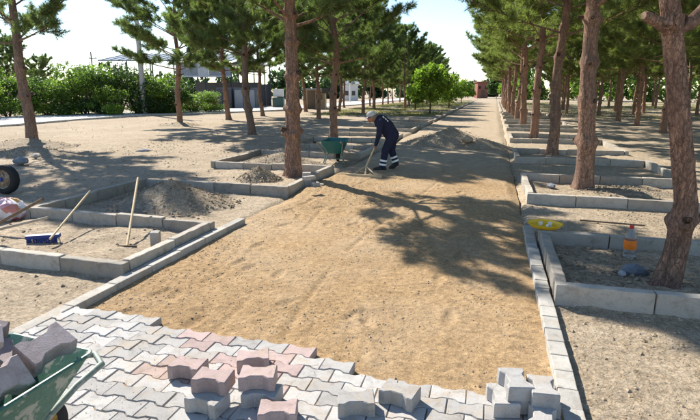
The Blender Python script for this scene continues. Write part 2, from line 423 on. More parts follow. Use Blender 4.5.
for i, (a, b_) in enumerate(RB):
    lab = 'shaded grey concrete kerb bed holding the orange-labelled drink bottle' if i == 0 else \
          'grey concrete kerb bed around a pine, ' + ordn[i - 1] + ' along from the drink bottle'
    bed(lab, a, b_, RSIDE, RFAR + (0.9 if i == 0 else 0), RB[i + 1][0] if i + 1 < len(RB) and i else None, 'kerb beds along the pine row', KT if i < 3 else .2)
for i, (a, b_) in enumerate(LB):
    lab = ['concrete kerb bed with the blue broom and a leaning rake inside', 'concrete kerb bed with a pine and dirt pile, facing the worker\'s rake',
           'concrete kerb bed behind the green empty wheelbarrow', 'low concrete kerb bed just behind the bent worker',
           'low concrete kerb bed second beyond the worker', 'low concrete kerb bed farthest beyond the worker'][i]
    if i == 0:
        t = thing('kerb_bed', lab, 'kerb bed', group='kerb beds across from the pine row'); h = .06
        kerb_run(t, (LSIDE + h, a + h), (-7.2, a + h)); kerb_run(t, (LSIDE, a + 2 * h + .004), (LSIDE, b_ - 2 * h - .004)); kerb_run(t, (LSIDE + h, b_ - h), (LFAR, b_ - h))
        kerb_run(t, (LFAR - .062, b_ - 2 * h), (LFAR - .062, LB[1][0] + 2 * h))
    else:
        bed(lab, a, b_, LSIDE, LFAR, LB[i + 1][0] if i < 3 else None, 'kerb beds across from the pine row', KT if i < 3 else .18)
# far low edging on the left of the path and right edge
t = thing('path_kerb', 'long low kerb running along the path beside the bright green tree', 'kerb')
kerb_run(t, (-3.45, 31), (-3.45, 92), .13, .14, 1.0)
t = thing('path_kerb', 'low kerb line at the far right edge of the path before the red building', 'kerb')
kerb_run(t, (.62, 44), (.62, 92), .16, .14, 1.0)

# flush edging strips beside the paving
t = thing('edging_strip', 'pale edging strip of short concrete blocks ending at the yellow tray', 'edging strip')
b = MB(); b.box((0, 0, -.06), (.115, .2, .12)); em = b.mesh('edging_block', M['strip'], bevel=.006)
y = 1.5; x0 = .525
while y < 6.85:
    link('edging_block', em, t, (x0 + R.uniform(-.004, .004), y + .1, .072 + R.uniform(-.005, .005)), (R.uniform(-.02, .02), R.uniform(-.015, .015), R.uniform(-.015, .015))); y += .206
t = thing('edging_strip', 'grey edging strip of long kerb blocks beside the bed with the broom', 'edging strip')
b = MB(); b.box((0, 0, -.08), (.115, .5, .16)); em2 = b.mesh('edging_block', M['strip'], bevel=.008)
y = 1.6
while y < 5.9:
    link('edging_block', em2, t, (PX0 + .04 + R.uniform(-.004, .004), y + .25, .082 + R.uniform(-.006, .006)), (R.uniform(-.012, .012), R.uniform(-.012, .012), R.uniform(-.01, .01))); y += .506

# ---------------------------------------------------------------- pavers (dog-bone interlocking blocks)
PL, PP, PA, PH = .205, .122, .0115, .085
def paver_mesh(mat, g=.005, hgt=PH, name='paver', seed=0):
    g = .0035; rg = random.Random(seed)
    c = PP / 2 - g / 2; e = PL / 2 - g / 2; hx = PL / 4
    top = [(-e, c + PA), (-hx - .016, c + PA), (-hx + .016, c - PA), (hx - .016, c - PA), (hx + .016, c + PA), (e, c + PA)]
    out = top + [(-x, -y) for x, y in top]
    n = len(out); ch = .006
    V = [(x, y, -hgt) for x, y in out] + [(x, y, -ch) for x, y in out]
    ins = []
    for i, (x, y) in enumerate(out):
        (xa, ya), (xb, yb) = out[i - 1], out[(i + 1) % n]
        d1 = Vector((x - xa, y - ya)).normalized(); d2 = Vector((xb - x, yb - y)).normalized()
        n1 = Vector((d1.y, -d1.x)); n2 = Vector((d2.y, -d2.x)); m = (n1 + n2); m = m / max(.3, m.length_squared / 2)
        ins.append((x + m.x * .004, y + m.y * .004, 0))
    V += ins
    if seed: V = V[:n] + [(x + rg.uniform(-.0015, .0015), y + rg.uniform(-.0015, .0015), z - (rg.random() < .25) * .008 * (z < -.001)) for x, y, z in V[n:]]
    Fc = [tuple(range(n)), tuple(range(3 * n - 1, 2 * n - 1, -1))]
    for i in range(n):
        j = (i + 1) % n; Fc += [(i, n + i, n + j, j), (n + i, 2 * n + i, 2 * n + j, n + j)]
    me = mesh(name, V, Fc, mat); bm = bmesh.new(); bm.from_mesh(me); bmesh.ops.recalc_face_normals(bm, faces=bm.faces); bm.to_mesh(me); bm.free()
    return me
pm = paver_mesh(M['paver']); pmp = paver_mesh(M['paver_pink']); pms = [paver_mesh(M['paver'], seed=q) for q in range(1, 7)]; pmps = [paver_mesh(M['paver_pink'], seed=q) for q in range(11, 14)]; pmd = paver_mesh(M['paver_dark'])
pave = link('pavement', sheet('pavement', np.linspace(PX0 + .06, PX1 - .05, 80), np.linspace(.6, 2.68, 44), lambda x, y: .062 + .015 * fbm(x * 5, y * 5, 3, 77), M['sand'])); tag(pave, kind='structure')
ends = [-2.40, -1.12, -.80]
row = 0; Y = 3.06
while Y > 1.55:
    off = 0 if row % 2 == 0 else PL / 2
    x = PX0 + .10 + PL / 2 - off
    while x < PX1 - .06:
        lim = ends[row] if row < 3 else 9
        if x + PL / 2 < lim + .05 and x - PL / 2 > PX0 - .03:
            pk = (abs(x + 1.55) < .50 and Y > 2.45 and R.random() < .55)
            o = link('paver', R.choice(pmps) if pk else R.choice(pms), pave, (x + R.uniform(-.0015, .0015), Y + R.uniform(-.0015, .0015), .072 + R.uniform(-.004, .004)), (R.uniform(-.014, .014), R.uniform(-.013, .013), R.uniform(-.010, .010)))
        x += PL
    row += 1; Y -= PP

# loose paving blocks lying on the paving
def loose(label, px, py, z, rz, me=None, tilt=(0, 0), group='loose paving blocks'):
    p = G(px, py, z); o = link('loose_paver', me or pm, None, (p.x, p.y, z), (tilt[0], tilt[1], rz)); return tag(o, label, 'paving block', group)
T1 = .072 + PH + .003; T2 = T1 + PH + .002
LP = [('pinkish loose paving block lying alone beside the two-block piles', 188, 362, T1, .05, pmp),
      ('pale pink block on top of the grey pile of two beside the lone pink block', 213, 374, T2, .10, pmp),
      ('grey block under the pale pink block in the pile by the lone pink block', 207, 395, T1, -.12, pm),
      ('reddish block lying turned behind the two-block piles', 253, 354, T1, .45, pmp),
      ('light pink block crowning the pile with a skewed lower block', 258, 371, T2, .28, pmp),
      ('lower skewed grey block under the light pink block', 262, 389, T1, .12, pm),
      ('pink block lying in front of the two-block piles', 278, 406, T1, .30, pmp),
      ('grey block lying on the paving beside a tilted block, its face dark', 356, 396, T1, .30, pm),
      ('grey block tipped against another loose block near the sand edge', 400, 388, T1, -.22, pm)]
for lab, px, py, z, rz, me in LP: loose(lab, px, py, z, rz, me)
# pile by the right edging strip
for lab, px, py, z, rz in (('lower block of the pile by the edging strip, half under the topmost block', 503, 393, T1, 1.80), ('topmost block of the pile by the edging strip', 516, 377, T2, 1.86),
                       ('block on the right of the pile, touching the edging strip, second from the top', 543, 384, T2 - .012, 1.66), ('block at the bottom right of the pile by the edging strip', 545, 393, T1, 1.62),
                       ('low block lying in front of the pile by the edging strip', 543, 414, T1, 1.5), ('block at the bottom of the pile under the topmost block', 522, 390, T1, 1.9)):
    loose(lab, px, py, z, rz, pm, (R.uniform(-.05, .05), R.uniform(-.05, .05)), 'paving blocks piled by the edging strip')

# ---------------------------------------------------------------- pebbles and clods
def pebbles(name, n, xr, yr, smin, smax, mat, zf, seed, cond=None, flat=.6):
    g = np.random.default_rng(seed)
    x = g.uniform(*xr, n); y = g.uniform(*yr, n)
    k = vn(x * .9, y * .9, seed) * .6 + vn(x * 3, y * 3, seed + 1) * .4 > g.uniform(.25, .75, n)
    if cond is not None: k &= cond(x, y)
    x = x[k]; y = y[k]; n = len(x)
    s = smin + (smax - smin) * g.uniform(0, 1, n) ** 5
    base = np.array([(1, 0, 0), (.1, 1, 0), (-1, .1, 0), (0, -1, .1), (.1, .1, 1), (0, 0, -1)], float)
    fc = np.array([(0, 1, 4), (1, 2, 4), (2, 3, 4), (3, 0, 4), (1, 0, 5), (2, 1, 5), (3, 2, 5), (0, 3, 5)])
    V = base[None] * (1 + g.uniform(-.35, .35, (n, 6, 3))) * s[:, None, None] * np.array([1, 1, flat])
    a = g.uniform(0, 6.28, n); ca, sa = np.cos(a)[:, None], np.sin(a)[:, None]
    X = V[:, :, 0] * ca - V[:, :, 1] * sa; Yy = V[:, :, 0] * sa + V[:, :, 1] * ca
    V = np.stack([X + x[:, None], Yy + y[:, None], V[:, :, 2] + (zf(x, y) + s * flat * .3)[:, None]], -1)
    Fc = (fc[None] + (np.arange(n) * 6)[:, None, None]).reshape(-1, 3)
    o = link(name, fast_mesh(name, V.reshape(-1, 3), Fc, mat, False)); return o
npv = lambda x, y: (y > 3.15) | ((x > -1.0) & (y > 2.85))
tag(pebbles('path_gravel', 46000, (PX0 + .1, PX1 - .05), (2.75, 10.5), .002, .012, M['pebble'], pz, 5, npv), 'small stones strewn over the raked sand path', 'gravel', kind='stuff')
tag(pebbles('ground_gravel', 14000, (PX1 + .15, 5), (1.6, 8.3), .004, .024, M['pebble'], gz, 6), 'small stones and clods scattered over the bare ground right of the edging', 'gravel', kind='stuff')
tag(pebbles('soil_clods', 16000, (-12, PX0 - .15), (2.0, 16), .005, .030, M['heap'], gz, 8), 'grey clods and stones scattered in the kerb beds and bare earth', 'clods', kind='stuff')
tag(pebbles('bed_clods', 2600, (RSIDE + .1, 4.2), (4.5, 6.1), .006, .042, M['heap'], gz, 9), 'broken soil clods around the drink bottle', 'clods', kind='stuff')

def litter(name, label, n, xr, yr, zf, seed, ln=(.03, .085), wd=.002):
    g = np.random.default_rng(seed); x = g.uniform(*xr, n); y = g.uniform(*yr, n); k = vn(x * .8, y * .8, seed) > g.uniform(.3, .75, n); x = x[k]; y = y[k]; n = len(x)
    a = g.uniform(0, 6.28, n); L = g.uniform(*ln, n); z = zf(x, y) + .006
    P = np.stack([x, y, z], -1); d = np.stack([np.cos(a) * L, np.sin(a) * L, g.uniform(-.004, .012, n)], -1); q = np.stack([-np.sin(a) * wd, np.cos(a) * wd, 0 * a], -1)
    V = np.stack([P - q, P + q, P + d], 1).reshape(-1, 3)
    return tag(link(name, fast_mesh(name, V, np.arange(len(V)).reshape(-1, 3), M['litter'])), label, 'litter', kind='stuff')
M['litter'] = plain('dead_needles', (.26, .18, .10), .9, .1, 0, .4, 5)
litter('needle_litter', 'dead pine needles and twigs strewn on the bare ground right of the edging', 16000, (PX1 + .15, 6), (1.6, 12), gz, 41)
litter('needle_litter', 'dead pine needles and twigs strewn over the bare earth left of the path', 26000, (-13, PX0 - .1), (2, 17), gz, 42)
litter('path_twigs', 'sparse twigs and needles on the sand path', 2200, (PX0 + .1, PX1 - .1), (3.2, 12), pz, 43, (.03, .09))
tag(pebbles('spilled_sand', 6000, (PX0 + .1, PX1 - .06), (1.6, 2.75), .001, .0045, M['sand'], lambda x, y: .074 + 0 * x, 44), 'grains of sand spilled over the laid paving blocks', 'sand', kind='stuff')
# ---------------------------------------------------------------- soil heaps
def heap(label, c, rad, hgt, ecc=(1, 1), seed=1, mat='heap', rough=.06, group='heaps of dug soil'):
    n = 72; xs = np.linspace(-1.25, 1.25, n); X, Y = np.meshgrid(xs, xs)
    r = np.hypot(X, Y) * (1 + .25 * fbm(X * 1.5 + seed, Y * 1.5, 3, seed))
    prof = np.clip(1 - r, -.4, 1); Z = hgt * np.where(prof > 0, prof ** 1.12, prof)
    wx, wy = X * rad * ecc[0], Y * rad * ecc[1]
    Z = Z + rough * fbm(wx * 3, wy * 3, 4, seed + 4) * (prof > -.3) + rough * .8 * np.abs(fbm(wx * 11, wy * 11, 3, seed + 8))
    V = np.stack([wx, wy, Z - .03], -1).reshape(-1, 3); i = np.arange(n * n).reshape(n, n)
    Fc = np.stack([i[:-1, :-1], i[:-1, 1:], i[1:, 1:], i[1:, :-1]], -1).reshape(-1, 4)
    keep = (r.reshape(-1)[Fc].max(1) < 1.3); Fc = Fc[keep]
    me = fast_mesh('soil_heap', V, Fc, M[mat], True)
    o = link('soil_heap', me, None, (c[0], c[1], gz1(c[0], c[1]) if not (PX0 < c[0] < PX1) else .02)); tag(o, label, 'soil heap', group)
    nn = 500; g = np.random.default_rng(seed); ang = g.uniform(0, 6.28, nn); rr = np.sqrt(g.uniform(0, 1, nn)) * 1.15
    def zf(x, y): return hgt * np.clip(1 - np.hypot(x / (rad * ecc[0]), y / (rad * ecc[1])), 0, 1) - .01
    st = pebbles('clod', nn * 3, (-rad * ecc[0], rad * ecc[0]), (-rad * ecc[1], rad * ecc[1]), .006, .034, M[mat], zf, seed + 30, lambda x, y: np.hypot(x / (rad * ecc[0]), y / (rad * ecc[1])) < 1.05)
    st.parent = o; st['kind'] = 'stuff'; return o
heap('grey gravelly soil heap piled between the broom bed and the next kerb', (-4.95, 6.95), 1.05, .42, (1.05, .85), 3)
heap('small cone of soil piled against the pine trunk in the bed by the worker', (-4.55, 9.35), .45, .30, (1.1, .9), 5)
heap('wide flat soil heap inside the bed behind the nearest pine', (-5.0, 11.6), 1.0, .34, (1.2, .7), 7)
heap('dark heap of dug sand lying in the middle of the path', (-1.35, 17.4), 1.6, .66, (1.1, .9), 9, 'heap')
heap('second lower sand heap on the path with a pale lump', (-.3, 16.5), 1.1, .38, (1.2, .8), 12, 'heap')
heap('rubbly dug earth around the forked pine near the spare wheel', (-14.4, 12.9), 1.3, .30, (1.3, .9), 15)
heap('low ridge of dug earth beside the spare wheel', (-12.6, 11.4), 1.3, .26, (1.5, .7), 18)
heap('low soil mound at the foot of a pine by the road', (-15.9, 23.4), 1.1, .22, (1.2, .9), 21)
heap('low soil patch in the second bed of the pine row', (2.4, 9.8), .8, .13, (1.2, .8), 24)

# ================================================================ pines
def trunk_path(H, lean, wob, seed, ctrl=None, n=60):
    g = np.random.default_rng(seed); z = np.linspace(-.15, H, n)
    if ctrl is not None:
        cz = [c[0] for c in ctrl]; x = np.interp(z, cz, [c[1] for c in ctrl]); y = np.interp(z, cz, [c[2] for c in ctrl])
        k = np.ones(5) / 5; x = np.convolve(np.pad(x, 2, 'edge'), k, 'valid'); y = np.convolve(np.pad(y, 2, 'edge'), k, 'valid')
    else:
        p1, p2, p3, p4 = g.uniform(0, 6.28, 4)
        x = lean[0] * z / H + wob * (np.sin(z * .9 + p1) - math.sin(p1)) + wob * .4 * (np.sin(z * 2.1 + p2) - math.sin(p2))
        y = lean[1] * z / H + wob * (np.sin(z * .8 + p3) - math.sin(p3)) + wob * .4 * (np.sin(z * 2.3 + p4) - math.sin(p4))
    return np.stack([x, y, z], 1)
def make_pine(seed, H=9.0, r0=.17, cb=3.2, cr=2.9, lean=(0, 0), wob=.07, ctrl=None, res=(22, 90), stubs=None, needle='needle', barkm='bark', dens=1.2, ntop=None):
    """returns mesh data: trunk, list of limb meshes, list of stub meshes, crown"""
    g = np.random.default_rng(seed); P = trunk_path(H, lean, wob, seed, ctrl, res[1])
    z = P[:, 2]; rad = r0 * (1 - .80 * np.clip(z / H, 0, 1) ** .9) * (1 + .45 * np.exp(-np.clip(z + .05, 0, 9) * 7))
    whorls = stubs if stubs is not None else [v for v in np.arange(.75 + g.uniform(0, .4), cb + .2, g.uniform(.62, .85))]
    n = res[0]; th = np.linspace(0, 2 * np.pi, n, endpoint=False)
    bul = np.zeros((len(z), n)); stubm = []
    def cen(zz): return np.array([np.interp(zz, z, P[:, 0]), np.interp(zz, z, P[:, 1]), zz])
    for wz in whorls:
        bul += (np.exp(-((z - wz)[:, None] / .07) ** 2) * (.16 + .10 * np.sin(th * 3 + wz * 9)[None])) 
        k = g.integers(3, 6); a0 = g.uniform(0, 6.28)
        for q in range(k):
            a = a0 + q * 6.28 / k + g.uniform(-.4, .4); dz = g.uniform(-.05, .05)
            da = np.angle(np.exp(1j * (th - a)))
            bul += (np.exp(-((z - wz - dz)[:, None] / .06) ** 2) * np.exp(-(da[None] / .55) ** 2)) * g.uniform(.26, .50)
            if g.random() < .6:
                c = cen(wz + dz); rr = np.interp(wz, z, rad); d = np.array([math.cos(a), math.sin(a), g.uniform(-.05, .5)]); L = g.uniform(.05, .16)
                m = MB(); q0 = c + d * rr * .7; q1 = c + d * (rr + L * .5); q2 = c + d * (rr + L)
                rs = rr * g.uniform(.20, .30); rs *= 1.15; m.tube([q0, q1, q2], [rs * 1.7, rs * 1.1, rs * .8], 8); stubm.append(m.mesh('branch_stub', M['knot'], smooth=True))
    V = []
    zz = z[:, None]; nse = .07 * (fbm(th[None] * 2.2 + 0 * zz, zz * 5 + 0 * th[None], 3, seed) + fbm((6.283 - th[None]) * 2.2, zz * 5 + 9 + 0 * th[None], 3, seed + 3)) \
        + ((.34 * np.abs(fbm(th[None] * n / 9 * .9 + .8 * fbm(zz * 2 + 0 * th[None], th[None] * 3, 2, seed + 6), zz * 6.5 + 0 * th[None], 3, seed + 5)) * np.minimum(1, np.minimum(th, 6.283 - th) * 3)[None]) if n > 30 else 0)
    flare = .16 * np.exp(-np.clip(z, 0, 9) * 6)[:, None] * np.sin(th * 4 + seed)[None]
    rr = rad[:, None] * (1 + bul + nse + flare)
    V = np.stack([P[:, 0:1] + rr * np.cos(th)[None], P[:, 1:2] + rr * np.sin(th)[None], np.repeat(z[:, None], n, 1)], -1).reshape(-1, 3)
    i = np.arange(len(z) * n).reshape(len(z), n); j = np.roll(i, -1, 1)
    Fc = np.stack([i[:-1], j[:-1], j[1:], i[1:]], -1).reshape(-1, 4)
    trunk = fast_mesh('trunk', V, Fc, M[barkm], True)
    # limbs, twigs, shoots
    limbs = []; tw = MB(); S0 = []; S1 = []
    wz = cb
    while wz < H - .35:
        t = (wz - cb) / (H - cb)
        Lm = cr * (math.sin(math.pi * min(1, .30 + .70 * t)) ** .75 if t < .99 else .3) * (1.0 if t > .12 else .88)
        k = int(g.integers(3, 5)); a0 = g.uniform(0, 6.28)
        for q in range(k):
            a = a0 + q * 6.28 / k + g.uniform(-.35, .35); L = Lm * g.uniform(.72, 1.12) + .15
            el = math.radians(g.uniform(8, 30) + 34 * t); c = cen(wz + g.uniform(-.12, .12)); pts = []; m = 7
            bend = g.uniform(-.25, .25); sag = g.uniform(-.1, .28)
            for s in range(m + 1):
                u = s / m; aa = a + bend * u; r = L * u * math.cos(el)
                pts.append(c + np.array([r * math.cos(aa), r * math.sin(aa), L * u * math.sin(el) - sag * math.sin(u * 3.14) * .5 + .12 * L * u * u * .5]))
            rb = np.interp(wz, z, rad) * g.uniform(.22, .33) + .005
            mb = MB(); mb.tube(pts, [rb * (1 - .82 * s / m) for s in range(m + 1)], 7); limbs.append((wz, mb))
            ns = max(3, int(L * 5.2))
            for e in range(ns):
                u = .30 + .70 * (e + g.uniform(0, 1)) / ns; f = u * m; ii = min(m - 1, int(f)); b0 = pts[ii] + (pts[ii + 1] - pts[ii]) * (f - ii)
                dirl = pts[ii + 1] - pts[ii]; dirl = dirl / np.linalg.norm(dirl); side = np.array([-dirl[1], dirl[0], 0]) * (1 if e % 2 else -1)
                d = dirl * g.uniform(.3, .9) + side * g.uniform(.3, 1.0) + np.array([0, 0, g.uniform(-.25, .6)]); d /= np.linalg.norm(d)
                tl = g.uniform(.45, .85) * (1.15 - .45 * u); b1 = b0 + d * tl
                tw.tube([b0, b0 + d * tl * .5 + np.array([0, 0, -.02]), b1], [.012, .009, .005], 3, False)
                nsh = max(3, int(g.integers(10, 15) * dens))
                for w_ in range(nsh):
                    v = g.uniform(.30, 1.0); s0 = b0 + d * tl * v
                    dd = d * g.uniform(.3, 1.0) + g.normal(0, .55, 3) + np.array([0, 0, .38]); dd /= np.linalg.norm(dd)
                    S0.append(s0); S1.append(s0 + dd * g.uniform(.14, .30))
        wz += g.uniform(.42, .62)
    for q in range(int(26 * dens)):        # leader tip
        c = cen(H - g.uniform(0, .9)); dd = g.normal(0, 1, 3); dd[2] = abs(dd[2]) + .3; dd /= np.linalg.norm(dd); S0.append(c); S1.append(c + dd * g.uniform(.2, .5))
    S0 = np.array(S0); S1 = np.array(S1); ns = len(S0); nn = 28
    u = g.uniform(.05, 1.0, (ns, nn, 1)); base = S0[:, None] + (S1 - S0)[:, None] * u
    ax = (S1 - S0) / np.linalg.norm(S1 - S0, axis=1, keepdims=True)
    d = ax[:, None] * g.uniform(.35, 1.0, (ns, nn, 1)) + g.normal(0, .62, (ns, nn, 3)); d /= np.linalg.norm(d, axis=2, keepdims=True)
    Ln = g.uniform(.10, .20, (ns, nn, 1)); perp = np.cross(d, g.normal(0, 1, (ns, nn, 3))); perp /= np.linalg.norm(perp, axis=2, keepdims=True) + 1e-9
    wd = g.uniform(.005, .0085, (ns, nn, 1))
    Vn = np.stack([base - perp * wd, base + perp * wd, base + d * Ln], 2).reshape(-1, 3)
    crown = fast_mesh('crown', Vn, np.arange(len(Vn)).reshape(-1, 3), M[needle])
    lo = [mb.mesh('limb', M[barkm], smooth=True) for wz, mb in limbs if wz < cb + 1.6]
    up = MB()
    for wz, mb in limbs:
        if wz >= cb + 1.6: up.add(mb.v, mb.f)
    up.add(tw.v, tw.f); upm = up.mesh('upper_branches', M['twig'], merge=False)
    return dict(trunk=trunk, limbs=lo, stubs=stubm, crown=crown, upper=upm, H=H)
def place_pine(d, label, loc, rz=0, s=1.0, group=None, detail=True, tilt=(0, 0)):
    t = thing('pine_tree', label, 'pine tree', loc, rz, group); t.scale = (s, s, s); t.rotation_euler = (tilt[0], tilt[1], rz)
    if tilt == (0, 0) and loc[1] > 14: t.rotation_euler = (R.uniform(-.025, .025), R.uniform(-.025, .025), rz)
    link('trunk', d['trunk'], t); link('crown', d['crown'], t); link('upper_branches', d['upper'], t)['kind'] = 'stuff'
    for m in d['limbs']: link('limb', m, t)
    if detail:
        for m in d['stubs']: link('branch_stub', m, t)
    return t
# special nearest trunks
Rv = Vector((math.cos(YAW), math.sin(YAW)))
ct = [(-.2, 0, 0), (0, 0, 0), (.35, .05, .0), (.8, .07, .01), (1.5, -.09, -.02), (2.4, -.30, -.08), (3.2, -.52, -.14), (5, -.8, -.2), (9, -1.1, -.3)]
ct = [(c[0], c[1] * Rv.x, c[1] * Rv.y) for c in ct]
pN = make_pine(101, 8.6, .100, 3.3, 2.6, ctrl=ct, res=(110, 520), stubs=[.62], barkm='bark', needle='needle_olive')
pF = make_pine(102, 7.5, .17, 3.1, 1.75, dens=1.7, lean=(.1, .0), wob=.02, res=(72, 360), stubs=[.95, 1.45, 2.1, 2.75, 3.3], barkm='bark')
pA = make_pine(103, 9.4, .185, 3.2, 2.9, dens=1.7, lean=(.35, .1), wob=.06, stubs=[1.6, 2.5], barkm='bark_grey')
vR = [make_pine(110 + k, H, r, cb, cr, lean=l, needle='needle_olive', barkm='bark', wob=.05) for k, (H, r, cb, cr, l) in enumerate([(9.0, .150, 3.2, 3.2, (-.35, 0)), (8.6, .155, 3.05, 3.1, (-.2, .1)), (9.4, .14, 3.3, 2.9, (.1, -.2))])]
vL = [make_pine(120 + k, H, r, cb, cr, lean=l, needle='needle', barkm=bk, wob=.08, dens=1.9) for k, (H, r, cb, cr, l, bk) in enumerate([(8.8, .165, 2.9, 3.3, (.1, 0), 'bark'), (9.4, .155, 3.1, 3.1, (-.2, .2), 'bark_grey'), (8.4, .15, 2.7, 3.4, (.2, -.1), 'bark')])]
def gp3(x, y): return (x, y, gz1(x, y) - .02)
p = G(666, 283, .04); tn = place_pine(pN, 'leaning pine with a cut branch whorl, rising beside the drink bottle', (p.x, p.y, .02))
cz = lambda z: np.array([np.interp(z, [c[0] for c in ct], [c[1] for c in ct]), np.interp(z, [c[0] for c in ct], [c[2] for c in ct]), z])
rv = np.array([Rv.x, Rv.y, 0]); fv = np.array([-Rv.y, Rv.x, 0])
for d0, L, r0, up in ((-rv - fv * .25, .27, .040, .04), (rv - fv * .1, .30, .052, .16), (-fv + rv * .1, .075, .050, -.05), (fv, .2, .04, .05), (-fv * .8 - rv * .7, .10, .042, -.03)):
    d0 = d0 / np.linalg.norm(d0); c0_ = cz(2.34); b = MB(); b.tube([c0_ - d0 * .02 + np.array([0, 0, -.05]), c0_ + d0 * (.10 + L * .2), c0_ + d0 * L + np.array([0, 0, up]), c0_ + d0 * (L + .015) + np.array([0, 0, up * 1.05])], [r0 * 1.9, r0 * 1.15, r0, r0 * .8], 14)
    me = b.mesh('branch_stub', M['bark'], smooth=True); st = link('branch_stub', me, tn)
    if L < .26: continue
    b = MB(); q = c0_ + d0 * (L + .016) + np.array([0, 0, up * 1.05]); b.tube([q, q + d0 * .004], [r0 * .78, r0 * .72], 14); link('cut_face', b.mesh('cut_face', M['wood_grey0'], smooth=False), st)
place_pine(pF, 'pine with knobbly trunk and soil cone at its foot, in the bed beside the worker', (-4.05, 9.97, .0))
place_pine(pA, 'forked pine on rubbly earth near the spare wheel', gp3(-15.0, 13.65))
# right row
rowY = [10.05, 15.4, 20.9, 26.6, 31.9, 37.0, 42.0, 47.2, 52.5, 58, 63, 68.5, 74, 80]
rowX = [1.68, 1.66, 1.56, 1.42, 1.36, 1.3, 1.2, 1.2, 1.15, 1.1, 1.1, 1.1, 1.1, 1.1]
for i, (x, y) in enumerate(zip(rowX, rowY)):
    lab = 'bare-trunked pine standing in the ' + ordn[i] + ' kerb bed along from the drink bottle' if i < 7 else 'pine in the dense far end of the row along the path'
    place_pine(vR[(i * 2 + 1) % 3], lab, gp3(x, y), [0.1, 2.2, 4.4, 1.2, 5.4, 3.1][i % 6] if i else 0.0, R.uniform(1.02, 1.14) if i < 5 else R.uniform(.92, 1.06), 'pines in the row along the path' if i < 7 else 'pines at the far end of the path row', i < 6)
# right grove behind the row
grove = [(7.07, 24.7), (7.09, 29.2), (8.05, 37.9), (7.5, 41.5), (11.57, 46.1), (10.64, 45.0), (10.4, 50.5), (6.48, 53.8), (5.61, 44.4), (11.6, 59.4), (11.1, 64.5), (16.3, 60.7), (14.5, 43.5),
         (12.6, 24.4), (12.7, 29.9), (12.5, 35.2), (12.9, 40.4), (18.4, 33), (18.0, 39), (18.5, 45.2), (17.8, 51), (7.2, 19.2), (7.0, 13.9), (7.1, 8.7), (12.4, 18.8), (12.3, 12.9), (18.3, 27), (18, 20.5),
         (7.1, 59.8), (6.9, 65.2), (7.0, 71), (12.1, 70), (17.6, 66.5), (23.5, 41), (23.8, 47.5), (23.2, 54), (23.6, 60.5), (23.4, 67), (29, 50), (29.3, 57), (28.6, 64), (7.2, 33.8)]
GL = {0: 'dark-trunked grove pine standing alone just behind the leaning pine by the drink bottle', 1: 'grove pine on bare shaded earth, next behind the dark-trunked grove pine', 2: 'grove pine with soil mound, third behind the dark-trunked grove pine',
      22: 'grove pine level with the second and third kerb beds', 23: 'grove pine on bare ground level with the drink bottle bed', 21: 'grove pine level with the third and fourth kerb beds'}
for i, (x, y) in enumerate(grove):
    place_pine(vR[i % 3], GL.get(i, 'slender pine in the shaded grove behind the path row, on dry grass'), gp3(x, y), R.uniform(0, 6.28), R.uniform(.80, .98), 'pines of the shaded grove', y < 32)
# left grove
lt = [((-5.86, 18.54), 'pine just behind the green empty wheelbarrow'), ((-9.45, 18.94), 'dark-trunked pine standing alone on bare earth left of the wheelbarrow pine'),
      ((-15.93, 23.6), 'pine by the road edge before the concrete pole, mound at its foot'), ((-15.77, 28.56), 'pine before the grey shed front'),
      ((-15.96, 33.85), 'thin pine before the small gabled canopy'), ((-10.78, 31.15), 'pine standing before the tan hut'),
      ((-15.86, 42.4), 'thin pine beside the tan hut'), ((-13.07, 43.2), 'pine beside the dark sign at the tan hut'),
      ((-9.83, 38.94), 'pine rising behind the worker\'s head'), ((-11.22, 48.8), 'forked pine rising behind the worker\'s cap')]
for i, ((x, y), lab) in enumerate(lt): place_pine(vL[i % 3], lab, gp3(x, y), R.uniform(0, 6.28), R.uniform(.92, 1.05), None, y < 32)
for i, (x, y) in enumerate([(-14.3, 60.1), (-13.8, 65), (-14.2, 70.5), (-14.6, 76), (-14.9, 83.5), (-8.75, 52.2), (-9.8, 61.4), (-8.9, 66.3), (-9.2, 73), (-9.4, 80), (-9.6, 88), (-15, 91), (-15.6, 53.5)]):
    place_pine(vL[(i + 1) % 3], 'pine in the far grove behind the bright green tree', gp3(x, y), R.uniform(0, 6.28), R.uniform(.72, .86), 'pines of the far grove', False)

# ================================================================ broadleaf trees, shrubs, grass, woodland
def leaf_cloud(name, mat, clumps, per, size, seed, flat=.75):
    g = np.random.default_rng(seed); C0 = []
    for (c, r) in clumps:
        k = int(per * r * r); d = g.normal(0, 1, (k, 3)); d /= np.linalg.norm(d, axis=1, keepdims=True)
        rr = r * (.45 + .62 * g.uniform(0, 1, (k, 1)) ** .6) * (1 + .25 * np.sin(d[:, :1] * 7 + d[:, 1:2] * 5 + seed))
        C0.append(np.array(c) + d * rr * np.array([1, 1, flat]))
    P = np.concatenate(C0); P = P[P[:, 2] > .02]; n = len(P)
    a = g.normal(0, 1, (n, 3)); a /= np.linalg.norm(a, axis=1, keepdims=True)
    b = np.cross(a, g.normal(0, 1, (n, 3))); b /= np.linalg.norm(b, axis=1, keepdims=True)
    s = size * g.uniform(.45, 1.5, (n, 1))
    V = np.stack([P - a * s, P + b * s * .5, P + a * s, P - b * s * .5], 1).reshape(-1, 3)
    return fast_mesh(name, V, np.arange(4 * n).reshape(-1, 4), mat)
